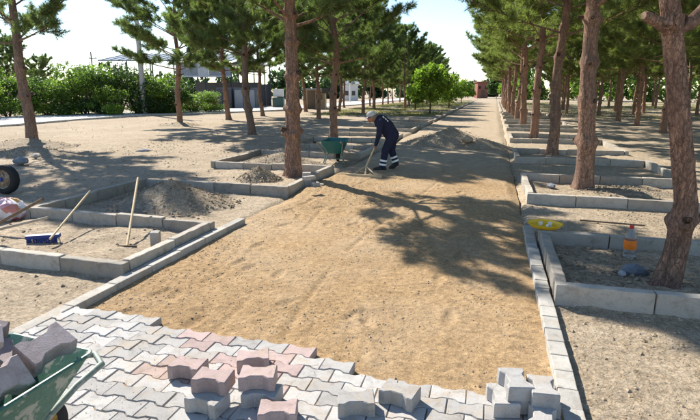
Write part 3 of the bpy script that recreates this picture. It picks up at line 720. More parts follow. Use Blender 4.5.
def make_shrub(seed, h, wdt, mat, size=.085, per=1150):
    g = np.random.default_rng(seed); cl = []
    for k in range(20):
        a = g.uniform(0, 6.28); t = g.uniform(.10, .92); rr = wdt * .5 * math.sqrt(g.random()) * (1.05 - .6 * max(0, t - .4))
        cl.append(((rr * math.cos(a), rr * math.sin(a), h * t), g.uniform(.09, .22) * h))
    cr = leaf_cloud('foliage', M[mat], cl, per / (h / 3) ** 2, size, seed, .85)
    st = MB()
    for k in range(5):
        a = g.uniform(0, 6.28); st.tube([(0.05 * math.cos(a), .05 * math.sin(a), -.1), (.2 * wdt * math.cos(a), .2 * wdt * math.sin(a), h * .45), (.3 * wdt * math.cos(a), .3 * wdt * math.sin(a), h * .8)], [.06, .04, .015], 6)
    return cr, st.mesh('stem', M['twig'], merge=False)
SH = {k: [make_shrub(300 + 10 * i + j, 4.0, 3.6, k) for j in range(2)] for i, k in enumerate(('leaf_bright', 'leaf_mid', 'leaf_dark'))}
def shrub(label, loc, kind, v, h, wd, rz, group=None):
    cr, st = SH[kind][v]; t = thing('shrub', label, 'shrub', loc, rz, group); t.scale = (wd / 3.6, wd / 3.6, h / 4.0)
    link('foliage', cr, t); link('stem', st, t); return t
hedge = [(-14, 118, 62, 'leaf_mid', 4.2, 0), (8, 117, 70, 'leaf_bright', 3.6, 1), (30, 116, 76, 'leaf_dark', 3.8, 0), (48, 115.5, 76, 'leaf_mid', 4.0, 1), (66, 115, 72, 'leaf_bright', 3.6, 0),
         (84, 114.5, 57, 'leaf_mid', 3.8, 1), (102, 114, 70, 'leaf_dark', 4.2, 1), (120, 113.6, 72, 'leaf_mid', 4.4, 0), (112, 115, 84, 'leaf_bright', 3.0, 1), (137, 113.4, 62, 'leaf_dark', 4.2, 0),
         (154, 113.2, 83, 'leaf_bright', 3.6, 0), (160, 112.8, 70, 'leaf_mid', 4.4, 1), (176, 113, 84, 'leaf_dark', 4.0, 0), (194, 112.4, 90, 'leaf_bright', 3.8, 1), (208, 112, 92, 'leaf_mid', 3.4, 0)]
hl = ['mid green shrub behind the low painted wall', 'bright yellow-green shrub rising over the low painted wall', 'dark shrub between the low wall end and the hedge', 'mid green shrub beside the forked pine trunk',
      'bright shrub in the middle of the hedge', 'tall rounded green shrub topping the hedge', 'dark tall shrub beside the tallest hedge shrub', 'mid green shrub left of the concrete pole', 'low bright bush before the hedge',
      'dark tall shrub right behind the concrete pole', 'low bright bush just right of the concrete pole', 'tall mid green shrub below the pale shed roof', 'dark shrub behind the pine by the road', 'bright shrub under the grey shed front',
      'mid green shrub beside the red brick wall']
for (px, pb, ptop, kind, wd, v), lab in zip(hedge, hl):
    p = G(px, pb, .1); d = -p.x * math.sin(YAW) + p.y * math.cos(YAW); top = AT(px, ptop, d).z
    shrub(lab, (p.x, p.y, 0), kind, v, (top + .1) * .91, wd * .92, R.uniform(0, 6.28), 'hedge shrubs beyond the road')
def broadleaf(label, loc, h, wdt, mat, seed, th, rz=0, group=None, size=.13):
    t = thing('broadleaf_tree', label, 'tree', loc, rz, group); g = np.random.default_rng(seed); cl = []
    for k in range(18):
        a = g.uniform(0, 6.28); q = g.uniform(0, 1); rr = wdt * .5 * math.sqrt(g.random()) * math.sin(math.pi * (.15 + .75 * q))
        cl.append(((rr * math.cos(a), rr * math.sin(a), th + (h - th) * (.08 + .84 * q)), g.uniform(.13, .2) * h))
    link('crown', leaf_cloud('crown', M[mat], cl, 620, size, seed), t)
    b = MB(); b.tube([(0, 0, -.1), (.03, .02, th * .6), (.0, .05, th * 1.3), (.05, 0, h * .7)], [.075, .06, .05, .015], 8)
    for k in range(6):
        a = k * 1.05; b.tube([(0, 0.03, th * (.9 + .08 * k)), (.3 * wdt * math.cos(a) * .6, .3 * wdt * math.sin(a) * .6, th + (h - th) * .35), (.36 * wdt * math.cos(a), .36 * wdt * math.sin(a), th + (h - th) * .6)], [.035, .025, .01], 6)
    link('trunk', b.mesh('trunk', M['twig'], smooth=True, merge=False), t); return t
broadleaf('rounded bright green young tree beside the far path edge', (-4.95, 41.5, .05), 3.7, 3.2, 'leaf_bright', 401, 1.0)
broadleaf('smaller bright green tree farther along the path kerb', (-4.6, 55, .05), 3.2, 3.6, 'leaf_bright', 402, .8)
broadleaf('low bright green tree before the red building', (-4.5, 74, .05), 3.2, 4.0, 'leaf_bright', 403, .6)
broadleaf('low leafy tree behind the rounded bright tree', (-7.4, 50, .05), 2.6, 2.8, 'leaf_mid', 404, .6)
broadleaf('leafy tree left of the red building at the path end', (-12.5, 118, .05), 4.6, 6.5, 'leaf_mid', 405, 1.2, size=.25)
broadleaf('leafy tree right of the red building at the path end', (.4, 126, .05), 5.0, 6.0, 'leaf_dark', 406, 1.2, size=.25)
broadleaf('small bright tree in the grove opening beside the path end', (1.9, 92, .05), 3.4, 2.4, 'leaf_bright', 407, .8)

# far woods that read as one mass
def woods(name, label, segs, mat, seed, hgt, size=.34, per=70, depth=8):
    g = np.random.default_rng(seed); cl = []
    for (x0, y0), (x1, y1) in segs:
        L = math.hypot(x1 - x0, y1 - y0)
        for k in range(int(L / 1.5)):
            t = g.random(); hh = hgt * g.uniform(.55, 1.1)
            cx = x0 + (x1 - x0) * t + g.normal(0, depth * .3); cy = y0 + (y1 - y0) * t + g.normal(0, depth * .3)
            for q in range(3): cl.append(((cx + g.normal(0, .7), cy + g.normal(0, .7), hh * (.2 + .27 * q)), g.uniform(.9, 1.6)))
    o = link(name, leaf_cloud(name, M[mat], cl, per, size, seed, .9)); return tag(o, label, 'woodland', kind='stuff')
woods('distant_woodland', 'far dark belt of trees closing the view beyond the road', [((-95, 60), (-60, 95)), ((-60, 95), (-38, 120)), ((-40, 118), (-14, 150))], 'leaf_far', 501, 7.0, .45, 50)
woods('distant_woodland', 'green belt of trees seen between the trunks of the shaded grove', [((4, 118), (20, 100)), ((20, 98), (44, 84)), ((44, 84), (70, 60))], 'leaf_mid', 502, 7.5, .40, 60, 6)
woods('distant_woodland', 'dim tree belt behind the path end', [((-16, 175), (16, 165))], 'leaf_far', 503, 5.5, .6, 40, 8)

def grass(name, label, n, regions, seed):
    g = np.random.default_rng(seed); X = []; Y = []
    for (x0, x1, y0, y1) in regions:
        k = n // len(regions); X.append(g.uniform(x0, x1, k)); Y.append(g.uniform(y0, y1, k))
    x = np.concatenate(X); y = np.concatenate(Y); k = vn(x * .35, y * .35, seed) * .7 + vn(x * 1.3, y * 1.3, seed + 2) * .3 > g.uniform(.35, .7, len(x)); x = x[k]; y = y[k]; n = len(x)
    z = gz(x, y); a = g.uniform(0, 6.28, n); h = g.uniform(.04, .15, n); wd = .014
    dx = np.cos(a); dy = np.sin(a); lx = g.normal(0, .08, n); ly = g.normal(0, .08, n)
    V = np.stack([np.stack([x - dx * wd, y - dy * wd, z - .01], -1), np.stack([x + dx * wd, y + dy * wd, z - .01], -1), np.stack([x + lx, y + ly, z + h], -1)], 1).reshape(-1, 3)
    o = link(name, fast_mesh(name, V, np.arange(len(V)).reshape(-1, 3), M['grass'])); return tag(o, label, 'grass', kind='stuff')
grass('dry_grass', 'dry yellowish grass under the far pines left of the path', 70000, [(-14, -4, 36, 70), (-14, -3.8, 60, 100)], 601)
grass('dry_grass', 'dry grass on the open ground of the shaded grove', 90000, [(4, 32, 36, 80), (1.5, 30, 50, 90)], 602)
grass('weeds', 'sparse weeds on the bare earth by the road', 400, [(-23, -14, 16, 36), (-22, -9, 18, 30)], 603)

# ================================================================ buildings and street furniture beyond the road
M['sheet_pale'] = plain('pale_roof_sheet', (.30, .34, .39), .95, .05, .0, .08, 2)
M['sheet_grey'] = plain('grey_cladding', (.27, .30, .34), .5, .4, 0, .1, 3)
M['sheet_light'] = plain('light_cladding', (.55, .57, .6), .5, .4, 0, .1, 3)
M['steel_dark'] = plain('dark_steel', (.05, .055, .06), .5, .5, .3, .2)
M['wall_dark'] = plain('dark_wall', (.12, .13, .15), .8, .2, 0, .15, 4)
M['brick_red'] = plain('red_brick', (.30, .13, .10), .9, .15, 0, .2, 8)
M['tan_wall'] = plain('tan_wall', (.36, .28, .19), .9, .2, 0, .15, 3)
M['white_wall'] = plain('white_wall', (.72, .72, .70), .8, .2, 0, .06, 3)
M['green_paint'] = plain('dumpster_green', (.05, .11, .10), .5, .4, 0, .2, 5)
M['pole_conc'] = plain('pole_concrete', (.50, .49, .47), .85, .2, 0, .1, 6)
M['wood_dark'] = plain('weathered_wood', (.15, .11, .08), .85, .2, 0, .25, 12)
M['glass_dark'] = plain('dark_glass', (.03, .035, .04), .12, .5)
def plane_frame(d):              # local frame facing the camera at depth d: returns function px,py -> (x right, z up) metres and placement
    o0 = AT(350, 91, d)
    def f(px, py): p = AT(px, py, d) - o0; return p.x * math.cos(YAW) + p.y * math.sin(YAW), p.z + o0.z
    return f, (o0.x, o0.y, 0)
f, O = plane_frame(56)
t = thing('open_shed', 'long open shed with pale sheet roof and grey front panels', 'shed', O, YAW)
x0, _ = f(100, 60); x1, _ = f(231, 60); zt = f(180, 61.5)[1]; zb = f(180, 76)[1]; xf, _ = f(176, 60)
b = MB()
V = [(x0, -.6, zt), (x1 + .2, -.6, zt), (x1 + .2, 7, zt + 1.15), (x0, 7, zt + 1.15)]; V += [(v[0], v[1], v[2] + .12) for v in V]
b.add(V, [(0, 1, 2, 3), (4, 7, 6, 5), (0, 4, 5, 1), (1, 5, 6, 2), (2, 6, 7, 3), (3, 7, 4, 0)]); rf = b.obj('roof', M['sheet_pale'], t)
for k in range(16):
    xx = x0 + (x1 - x0) * (k + .5) / 16; b = MB(); b.box((xx, 3.2, zt + .73), (.09, 7.4, .05), Quaternion((1, 0, 0), math.atan2(1.15, 7.6))); b.obj('rib', M['sheet_pale'], rf)
npn = 5
for k in range(npn):
    xa = xf + (x1 - xf) * k / npn; xb = xf + (x1 - xf) * (k + 1) / npn; b = MB(); b.box(((xa + xb) / 2, -.35, (zt + zb) / 2 - .06), (xb - xa - .03, .08, zt - zb - .1)); b.obj('front_panel', M['sheet_light'] if k == 2 else M['sheet_grey'], t)
b = MB(); b.box(((xf + x1) / 2, -.36, zb - .06), (x1 - xf, .14, .16)); b.obj('beam', M['sheet_light'], t)
for k in range(6):
    xx = x0 + (x1 - x0) * k / 5
    for yy in (-.2, 6.6): b = MB(); b.box((xx, yy, (zt + (.9 if yy > 1 else -.1)) / 2), (.12, .12, zt + (.9 if yy > 1 else -.1))); b.obj('post', M['steel_dark'], t)
b = MB(); b.box(((xf + x1) / 2 + 1, 6.4, 1.4), (x1 - xf + 2, .15, 2.8)); b.obj('shade_wall', M['wall_dark'], t)  # dark sheet added in place of the open shade under the shed roof
f, O = plane_frame(60)
t = thing('gabled_canopy', 'small gabled canopy on dark posts beside the open shed', 'canopy', O, YAW)
xa, _ = f(230, 60); xb, _ = f(264, 60); ze = f(240, 65)[1]; zr = f(240, 57)[1]; xm = (xa + xb) / 2
b = MB(); V = [(xa - .3, -.4, ze), (xb + .3, -.4, ze), (xb + .3, 4.4, ze), (xa - .3, 4.4, ze), (xm - .4, 2, zr), (xm + .4, 2, zr)]
b.add(V, [(0, 1, 5, 4), (1, 2, 5), (2, 3, 4, 5), (3, 0, 4), (3, 2, 1, 0)]); b.obj('roof', M['sheet_grey'], t)
for xx in (xa, xm, xb):
    for yy in (0, 4): b = MB(); b.box((xx, yy, ze / 2), (.13, .13, ze)); b.obj('post', M['steel_dark'], t)
b = MB(); b.box((xm, -.05, ze - .75), (xb - xa, .1, .18)); b.obj('beam', M['steel_dark'], t)
b = MB(); b.box((xm, 4.2, 1.3), (xb - xa, .15, 2.6)); b.obj('shade_wall', M['wall_dark'], t)  # added dark sheet, stands in for the shade inside the canopy
f, O = plane_frame(52)
xa, _ = f(216, 90); xb, _ = f(231, 90); zt = f(220, 88)[1]
t = thing('storage_container', 'dark blue-grey steel container under the shed edge', 'container', O, YAW)
b = MB(); b.box(((xa + xb) / 2, 1.2, zt / 2), (xb - xa, 2.4, zt)); bd = b.obj('body', M['wall_dark'], t, bevel=.03)
for k in range(7): b = MB(); b.box((xa + (xb - xa) * (k + .5) / 7, -.03, zt / 2), (.07, .06, zt - .2)); b.obj('rib', M['wall_dark'], bd)
for px in (238, 250):
    xa2, _ = f(px - 5, 90); xb2, _ = f(px + 5, 90); b = MB()
    t = thing('storage_container', 'dark steel locker standing under the gabled canopy, ' + ('nearer the blue-grey container' if px == 238 else 'farther from the blue-grey container'), 'container', (O[0], O[1], 0), YAW)
    b.box(((xa2 + xb2) / 2, .8, 1.05), (xb2 - xa2, 1.2, 2.1)); b.obj('body', M['wall_dark'], t, bevel=.02)
    b = MB(); b.box(((xa2 + xb2) / 2, .18, 1.0), ((xb2 - xa2) * .8, .04, 1.8)); b.obj('door', M['sheet_grey'], t)
f, O = plane_frame(47)
xa, _ = f(204, 100); xb, _ = f(217, 100); zt = f(210, 97)[1]
t = thing('brick_wall', 'low red brick wall with rounded top beside the container', 'wall', O, YAW)
nr = 7
bmx = MB(); bmx.box((0, 0, 0), ((xb - xa) / 5 - .02, .35, zt / nr - .015)); bme = bmx.mesh('brick', M['brick_red'], bevel=.01, seg=1)
for r_ in range(nr):
    for k in range(5):
        u = (k + .5) / 5 + (.04 if r_ % 2 else -.04)
        if (u - .9) ** 2 / .9 + (r_ / nr) ** 2 < 1.02: link('brick', bme, t, (xa + (xb - xa) * u, 0, zt * (r_ + .5) / nr))
f, O = plane_frame(54)
t = thing('dumpster', 'green waste container with pale lid behind the pines', 'container', O, YAW)
xa, _ = f(272, 90); xb, _ = f(283, 90); zt = f(277, 98)[1]; z2 = f(277, 90)[1]
b = MB(); b.box(((xa + xb) / 2, .6, zt / 2 + .1), (xb - xa, 1.2, zt - .1)); b.obj('bin', M['green_paint'], t, bevel=.04)
b = MB(); b.box(((xa + xb) / 2, .75, (zt + z2) / 2 + .1), (xb - xa - .1, .9, z2 - zt - .02)); b.obj('lid', M['white_wall'], t, bevel=.06)
f, O = plane_frame(52)
t = thing('tan_hut', 'low tan hut with flat roof behind the pine trunks', 'hut', O, YAW)
xa, _ = f(304, 90); xb, _ = f(325, 90); zt = f(310, 90)[1]
b = MB(); b.box(((xa + xb) / 2, 1.5, zt / 2), (xb - xa, 3, zt)); b.obj('wall', M['tan_wall'], t)
b = MB(); b.box(((xa + xb) / 2, 1.4, zt + .08), (xb - xa + .4, 3.5, .14)); b.obj('roof', M['sheet_grey'], t)
b = MB(); b.box((xa + .7, -.02, .9), (.75, .06, 1.8)); b.obj('door', M['wood_dark'], t)
b = MB(); b.box((xb - .6, -.02, 1.2), (.6, .06, .5)); b.obj('window', M['glass_dark'], t)
f, O = plane_frame(50)
t = thing('sign_board', 'small dark sign board on a post beside the tan hut', 'sign', O, YAW)
xa, _ = f(322, 90); xb, _ = f(329, 90); z1 = f(325, 93.5)[1]; z2 = f(325, 88)[1]
b = MB(); b.box(((xa + xb) / 2, 0, (z1 + z2) / 2), (xb - xa, .05, z2 - z1)); b.obj('panel', M['steel_dark'], t)
b = MB(); b.tube([((xa + xb) / 2, .06, 0), ((xa + xb) / 2, .06, z2)], .035, 8); b.obj('post', M['pole_conc'], t)
f, O = plane_frame(95)
t = thing('white_house', 'small white house seen between trunks beyond the road', 'house', O, YAW)
xa, _ = f(343, 90); xb, _ = f(358, 90); zt = f(350, 84)[1]; xm = (xa + xb) / 2
b = MB(); b.box((xm, 2.5, zt / 2), (xb - xa, 5, zt)); b.obj('wall', M['white_wall'], t)
b = MB(); V = [(xa - .2, -.3, zt), (xb + .2, -.3, zt), (xb + .2, 5.3, zt), (xa - .2, 5.3, zt), (xa - .2, 2.5, zt + 1.1), (xb + .2, 2.5, zt + 1.1)]
b.add(V, [(0, 1, 5, 4), (2, 3, 4, 5), (0, 4, 3), (1, 2, 5), (3, 2, 1, 0)]); b.obj('roof', M['sheet_grey'], t)
for k in (.25, .7): b = MB(); b.box((xa + (xb - xa) * k, -.02, 1.4), (.6, .06, .8)); b.obj('window', M['glass_dark'], t)
f, O = plane_frame(80)
xp, _ = f(350, 90); t = thing('white_post', 'slim white post standing before the white house', 'post', (O[0], O[1], 0), YAW)
b = MB(); b.tube([(xp, 0, -.1), (xp, 0, 5)], [.09, .06], 8); b.obj('pole', M['white_wall'], t)
b = MB(); b.lathe([(.0, 0), (.1, 0), (.1, .06), (0, .1)], 10, (xp, 0, 5)); b.obj('post_cap', M['white_wall'], t)
# red building closing the path
f, O = plane_frame(128)
t = thing('red_building', 'small red brick building closing the far end of the path', 'building', O, YAW)
xa, _ = f(477.5, 90); xb, _ = f(488, 90); zt = f(480, 82.5)[1]; xm = (xa + xb) / 2
b = MB(); b.box((xm, 1.5, zt / 2), (xb - xa, 3, zt)); b.obj('wall', M['brick_red'], t)
b = MB(); b.box((xm, 1.5, zt + .1), (xb - xa + .5, 3.4, .2)); b.obj('roof', M['brick_red'], t)
b = MB(); b.box((xm + .1, -.03, 1.0), (.9, .08, 2.0)); b.obj('door', M['wood_dark'], t)
for k in (.2, .82): b = MB(); b.box((xa + (xb - xa) * k, -.03, 2.6), (.5, .06, .6)); b.obj('window', M['glass_dark'], t)
# low painted wall by the road
p = G(0, 119, .1); t = thing('painted_wall', 'low whitewashed wall with grey base beside the road at the hedge', 'wall', (p.x, p.y, 0), math.radians(58))
for k in range(5):
    b = MB(); b.box((-8.2 + k * 1.75, 0, .42), (1.72, .22, .62)); b.obj('wall_panel', M['pole_conc'], t, bevel=.01)
    b = MB(); b.box((-8.2 + k * 1.75, 0, .99), (1.72, .20, .52)); b.obj('painted_panel', M['sheet_light'], t, bevel=.01)
# utility poles
p = G(145, 113.8, .1); t = thing('utility_pole', 'tall tapered concrete utility pole rising from the hedge', 'utility pole', (p.x, p.y, 0))
b = MB(); b.tube([(0, 0, -.2), (0, 0, 9)], [.23, .13], 14); b.obj('pole', M['pole_conc'], t, smooth=True)
b = MB(); b.box((0, 0, 8.6), (1.6, .1, .12)); b.obj('crossarm', M['pole_conc'], t)
for s in (-.7, 0, .7): b = MB(); b.lathe([(.0, 0), (.05, 0), (.06, .06), (.03, .1), (.05, .14), (0, .18)], 8, (s, 0, 8.66)); b.obj('insulator', M['white_wall'], t)
p = AT(95, 91, 95); t = thing('power_pole', 'thin wooden power pole with short crossarm above the hedge', 'utility pole', (p.x, p.y, 0), YAW)
ztop = AT(95, 52, 95).z
b = MB(); b.tube([(0, 0, -.2), (0, 0, ztop)], [.17, .11], 10); b.obj('pole', M['wood_dark'], t, smooth=True)
b = MB(); b.box((.25, 0, ztop - 1.1), (1.5, .12, .14)); b.obj('crossarm', M['wood_dark'], t)
for s in (-.3, .8): b = MB(); b.lathe([(.0, 0), (.07, 0), (.08, .1), (.04, .14), (0, .24)], 8, (s, 0, ztop - 1.03)); b.obj('insulator', M['white_wall'], t)
for (px, d, s, lab) in ((12, 60, .86, 'bluish pine standing behind the low painted wall'), (44, 72, .72, 'smaller far pine behind the hedge'), (-16, 56, .95, 'broad pine behind the hedge shading the low painted wall')):
    p = AT(px, 91, d); place_pine(vL[2], lab, (p.x, p.y, 0), R.uniform(0, 6), s, None, False)

# ================================================================ tools and small things
def chipped(name, col, under, wear=.55):
    m, n, b = new_mat(name); co = coords(n); a = noise(n, co, 11, 7, .7, .5); f = noise(n, co, 60, 4, .7)
    k = ramp(n, a, [(wear, (0, 0, 0)), (wear + .06, (1, 1, 1))])
    c = ramp(n, f, [(.3, tuple(x * .75 for x in col)), (.7, tuple(x * 1.2 for x in col))])
    n.links.new(mixc(n, k, c, under), b.inputs['Base Color']); b.inputs['Roughness'].default_value = .5; bump(n, b, a, .003, .4); return m
M['barrow_green'] = chipped('chipped_green_paint', (.055, .16, .115), (.34, .36, .31), .54)
M['barrow_teal'] = chipped('green_teal_paint', (.02, .14, .13), (.16, .22, .19), .66)
M['frame_grey'] = chipped('worn_frame_paint', (.20, .25, .21), (.35, .35, .32), .56)
M['rubber'] = plain('black_rubber', (.025, .025, .027), .8, .3, 0, .3, 30)
M['yellow'] = plain('yellow_plastic', (.86, .52, .015), .35, .5)
M['rust_yellow'] = chipped('rusty_yellow_paint', (.40, .22, .03), (.13, .07, .04), .48)
M['wood'] = plain('pale_wood', (.60, .46, .28), .7, .25, 0, .2, 14)
M['wood_grey'] = plain('grey_wood', (.40, .34, .27), .8, .2, 0, .2, 14)
M['blue'] = plain('blue_plastic', (.012, .04, .22), .45, .45)
M['cream'] = chipped('rusty_cream_paint', (.30, .235, .155), (.12, .075, .05), .53)
M['cream0'] = plain('cream_paint', (.34, .28, .20), .5, .4, 0, .2, 9)
M['steel'] = plain('steel', (.36, .36, .36), .4, .5, .8)

def tub_mesh(mat, fw, bw, xf, xb, zt, bf, bb, bwid, zb, th=.012):
    n = 9; rings = []
    def ring(x0, x1, w0, w1, z, r):
        P = []
        cs = [(x1, w1 / 2), (x0, w0 / 2), (x0, -w0 / 2), (x1, -w1 / 2)]     # front-left, back-left, back-right, front-right
        for i, (cx, cy) in enumerate(cs):
            sx = 1 if cx == x1 else -1; sy = 1 if cy > 0 else -1
            a0 = [0, 90, 180, 270][[(1, 1), (-1, 1), (-1, -1), (1, -1)].index((sx, sy))]
            for k in range(6): a = math.radians(a0 + 90 * k / 5); P.append((cx - sx * r + r * math.cos(a), cy - sy * r + r * math.sin(a), z))
        return P
    b = MB(); L = []
    for i in range(n):
        u = i / (n - 1); e = u ** .8
        L.append(ring(bb + (xb - bb) * e, bf + (xf - bf) * e, bwid + (bw - bwid) * e, bwid + (fw - bwid) * e, zb + (zt - zb) * u, .035 + .03 * (1 - u)))
    outer = [p for r in L for p in r]; m = 24
    Fc = [tuple(range(m - 1, -1, -1))]
    for i in range(n - 1):
        for k in range(m): Fc.append((i * m + k, i * m + (k + 1) % m, (i + 1) * m + (k + 1) % m, (i + 1) * m + k))
    me = mesh('tub', outer, Fc, mat); bm = bmesh.new(); bm.from_mesh(me); bmesh.ops.recalc_face_normals(bm, faces=bm.faces)
    bmesh.ops.solidify(bm, geom=list(bm.faces), thickness=th); bm.to_mesh(me); bm.free()
    me.polygons.foreach_set('use_smooth', [True] * len(me.polygons)); me.set_sharp_from_angle(angle=math.radians(40))
    return me, L[-1]
def wheelbarrow(label, loc, rz, tubm, framem, rimm, fw=.54, bw=.62, handles=True):
    t = thing('wheelbarrow', label, 'wheelbarrow', loc, rz)
    me, top = tub_mesh(tubm, fw, bw, .50, -.46, .56, .14, -.24, .34, .24); tb = link('tub', me, t)
    b = MB(); b.tube(top + [top[0]], .011, 8, False); b.obj('rim', tubm, tb, smooth=True)
    for s in (-1, 1):
        b = MB(); b.tube([(-1.10, s * .31, .60), (-.80, s * .30, .54), (-.3, s * .20, .225), (.15, s * .16, .215), (.36, s * .085, .19)], .017, 10); fr = b.obj('frame_tube', framem, t, smooth=True)
        b = MB(); b.tube([(-1.22, s * .314, .625), (-1.08, s * .309, .596)], .024, 10); b.obj('grip', M['cream'] if s < 0 else M['rubber'], fr, smooth=True)
        b = MB(); b.tube([(-.28, s * .205, .23), (-.36, s * .25, .02), (-.28, s * .25, .0), (-.16, s * .24, .02), (-.10, s * .185, .22)], .014, 8); b.obj('leg', framem, t, smooth=True)
    b = MB(); b.tube([(.22, -.14, .26), (.50, -.13, .355), (.68, -.11, .37), (.745, 0, .37), (.68, .11, .37), (.50, .13, .355), (.22, .14, .26)], .017, 10); b.obj('wheel_guard', framem, t, smooth=True)
    b = MB(); b.tube([(-.33, -.245, .12), (-.33, .245, .12)], .012, 8); b.obj('crossbar', framem, t, smooth=True)
    wh = thing('wheel', None, None); wh.parent = t; wh.location = (.34, 0, .17); wh.rotation_euler = (math.pi / 2, 0, 0)
    if 'label' in wh: del wh['label']
    b = MB(); b.lathe([(.125, -.03), (.15, -.042), (.175, -.035), (.185, 0), (.175, .035), (.15, .042), (.125, .03), (.12, 0), (.125, -.03)], 28); b.obj('tyre', M['rubber'], wh, smooth=True)
    b = MB(); b.lathe([(.0, -.05), (.03, -.05), (.03, -.02), (.10, -.012), (.128, -.03), (.128, .03), (.10, .012), (.03, .02), (.03, .05), (0, .05)], 24); b.obj('rim', rimm, wh, smooth=True)
    return t
rzb = math.radians(86); fwd = Vector((math.cos(rzb), math.sin(rzb), 0)); c0 = Vector((-1.975, 1.735, 0)) - fwd * .50
wheelbarrow('chipped green wheelbarrow heaped with mauve paving blocks', (c0.x, c0.y, .07 - .0), rzb, M['barrow_green'], M['frame_grey'], M['rust_yellow'])
bt = Matrix.Translation((c0.x, c0.y, .07)) @ Matrix.Rotation(rzb, 4, 'Z')
def load(label, lx, ly, lz, rot, me=None):
    p = bt @ Vector((lx, ly, lz + (.03 if lx > .28 else .055))); o = link('loaded_paver', me or pmd, None, p, (rot[0], rot[1], rot[2] + rzb)); tag(o, label, 'paving block', 'paving blocks in the wheelbarrow')
LD = [('mauve block lying along the front corner of the wheelbarrow load', .37, -.15, .625, (.50, -.15, -.12)), ('mauve block standing steep in the middle of the wheelbarrow load', .16, -.05, .69, (.25, .95, 1.25)),
      ('grey block topping the back of the wheelbarrow load', .22, .13, .745, (.45, .75, .35)), ('mauve block tipped low against the wheelbarrow side', .14, -.20, .57, (.85, .12, .08)),
      ('mauve block hidden at the bottom of the wheelbarrow load', .10, .08, .45, (.1, .1, 1.1)), ('mauve block leaning at the rear of the wheelbarrow load', -.08, .06, .68, (.2, -.5, .8)),
      ('mauve block lying flat at the rear of the wheelbarrow', -.10, -.14, .60, (.25, .1, .2)), ('mauve block filling the front of the wheelbarrow', .34, .06, .545, (.05, -.35, 1.5)), ('mauve block wedged behind the front block of the load', .32, .17, .635, (.35, -.3, .5)),
      ('mauve block perched highest over the rear of the load', .04, -.10, .765, (.4, .25, .9)), ('mauve block on end beside the perched rear block', .03, .12, .72, (1.2, .2, .3)), ('mauve block lying crosswise at the far side of the load', .12, .24, .60, (.1, .35, 1.2))]
for lab, lx, ly, lz, rot in LD: load(lab, lx, ly, lz, rot, pm if 'grey' in lab else None)
rzb2 = math.radians(98); p = G(334, 163.5, .03) + Vector((math.cos(rzb2), math.sin(rzb2), 0)) * .28; wheelbarrow('empty dark green wheelbarrow parked behind the worker\'s rake', (p.x, p.y, .03), rzb2, M['barrow_teal'], M['frame_grey'], M['rubber'])

# spare wheel, bag, poles
p = G(7, 193, .02); wl = thing('spare_wheel', 'black-tyred wheel with cream steel rim standing on bare earth', 'wheel', (p.x, p.y, .27)); wl.rotation_euler = (math.pi / 2 - .10, 0, YAW - .15); wl.scale = (.88,) * 3
b = MB(); prof = [(.185, -.07), (.22, -.085), (.265, -.08), (.29, -.06), (.297, -.02), (.297, .02), (.29, .06), (.265, .08), (.22, .085), (.185, .07), (.185, -.07)]
b.lathe(prof, 40); b.obj('tyre', M['rubber'], wl, smooth=True)
b = MB(); b.lathe([(.188, -.075), (.175, -.06), (.17, -.02), (.17, .03), (.12, .05), (.09, .03), (.06, .055), (.0, .055)], 32); rm = b.obj('rim', M['cream'], wl, smooth=True)
b = MB(); b.lathe([(.188, .075), (.165, .06), (.16, .02), (.12, .055), (.055, .06), (.05, .09), (0, .095)], 32); b.obj('rim_face', M['cream'], wl, smooth=True)
b = MB(); b.lathe([(.0, .13), (.035, .125), (.045, .09)], 16); b.obj('hub_cap', M['blue'], wl, smooth=True)
for k in range(5): a = k * 6.283 / 5; b = MB(); b.tube([(.085 * math.cos(a), .085 * math.sin(a), .055), (.085 * math.cos(a), .085 * math.sin(a), .085)], .011, 6); b.obj('wheel_nut', M['steel'], rm)

m, n_, bb = new_mat('printed_plastic_bag'); co = coords(n_); v = vor(n_, co, 9); a = noise(n_, co, 6, 3)
pc = ramp(n_, v.outputs['Color'], [(.0, (.78, .76, .78)), (.5, (.80, .78, .80)), (.56, (.62, .10, .22)), (.74, (.70, .45, .12)), (.82, (.80, .78, .80))])
n_.links.new(pc, bb.inputs['Base Color']); bb.inputs['Roughness'].default_value = .35; bb.inputs['Transmission Weight'].default_value = .15; M['bag'] = m
p = G(9, 219, .02); g = np.random.default_rng(77); th = np.linspace(0, 2 * np.pi, 40, endpoint=False); ph = np.linspace(.02, np.pi - .25, 28)
T, Pp = np.meshgrid(th, ph); rr = 1 + .5 * np.abs(fbm(np.cos(T) * 2 + 3, np.sin(T) * 2 + Pp * 2, 4, 78)) * 1.2 + .12 * np.sin(T * 7 + Pp * 3)
Vb = np.stack([.24 * rr * np.sin(Pp) * np.cos(T), .20 * rr * np.sin(Pp) * np.sin(T), .13 + .15 * rr * np.cos(Pp)], -1).reshape(-1, 3); i = np.arange(28 * 40).reshape(28, 40); j = np.roll(i, -1, 1)
tag(link('plastic_bag', fast_mesh('plastic_bag', Vb, np.stack([i[:-1], i[1:], j[1:], j[:-1]], -1).reshape(-1, 4), M['bag'], True), None, (p.x, p.y, p.z)), 'crumpled white plastic bag with pink and yellow print beside the kerb', 'plastic bag')

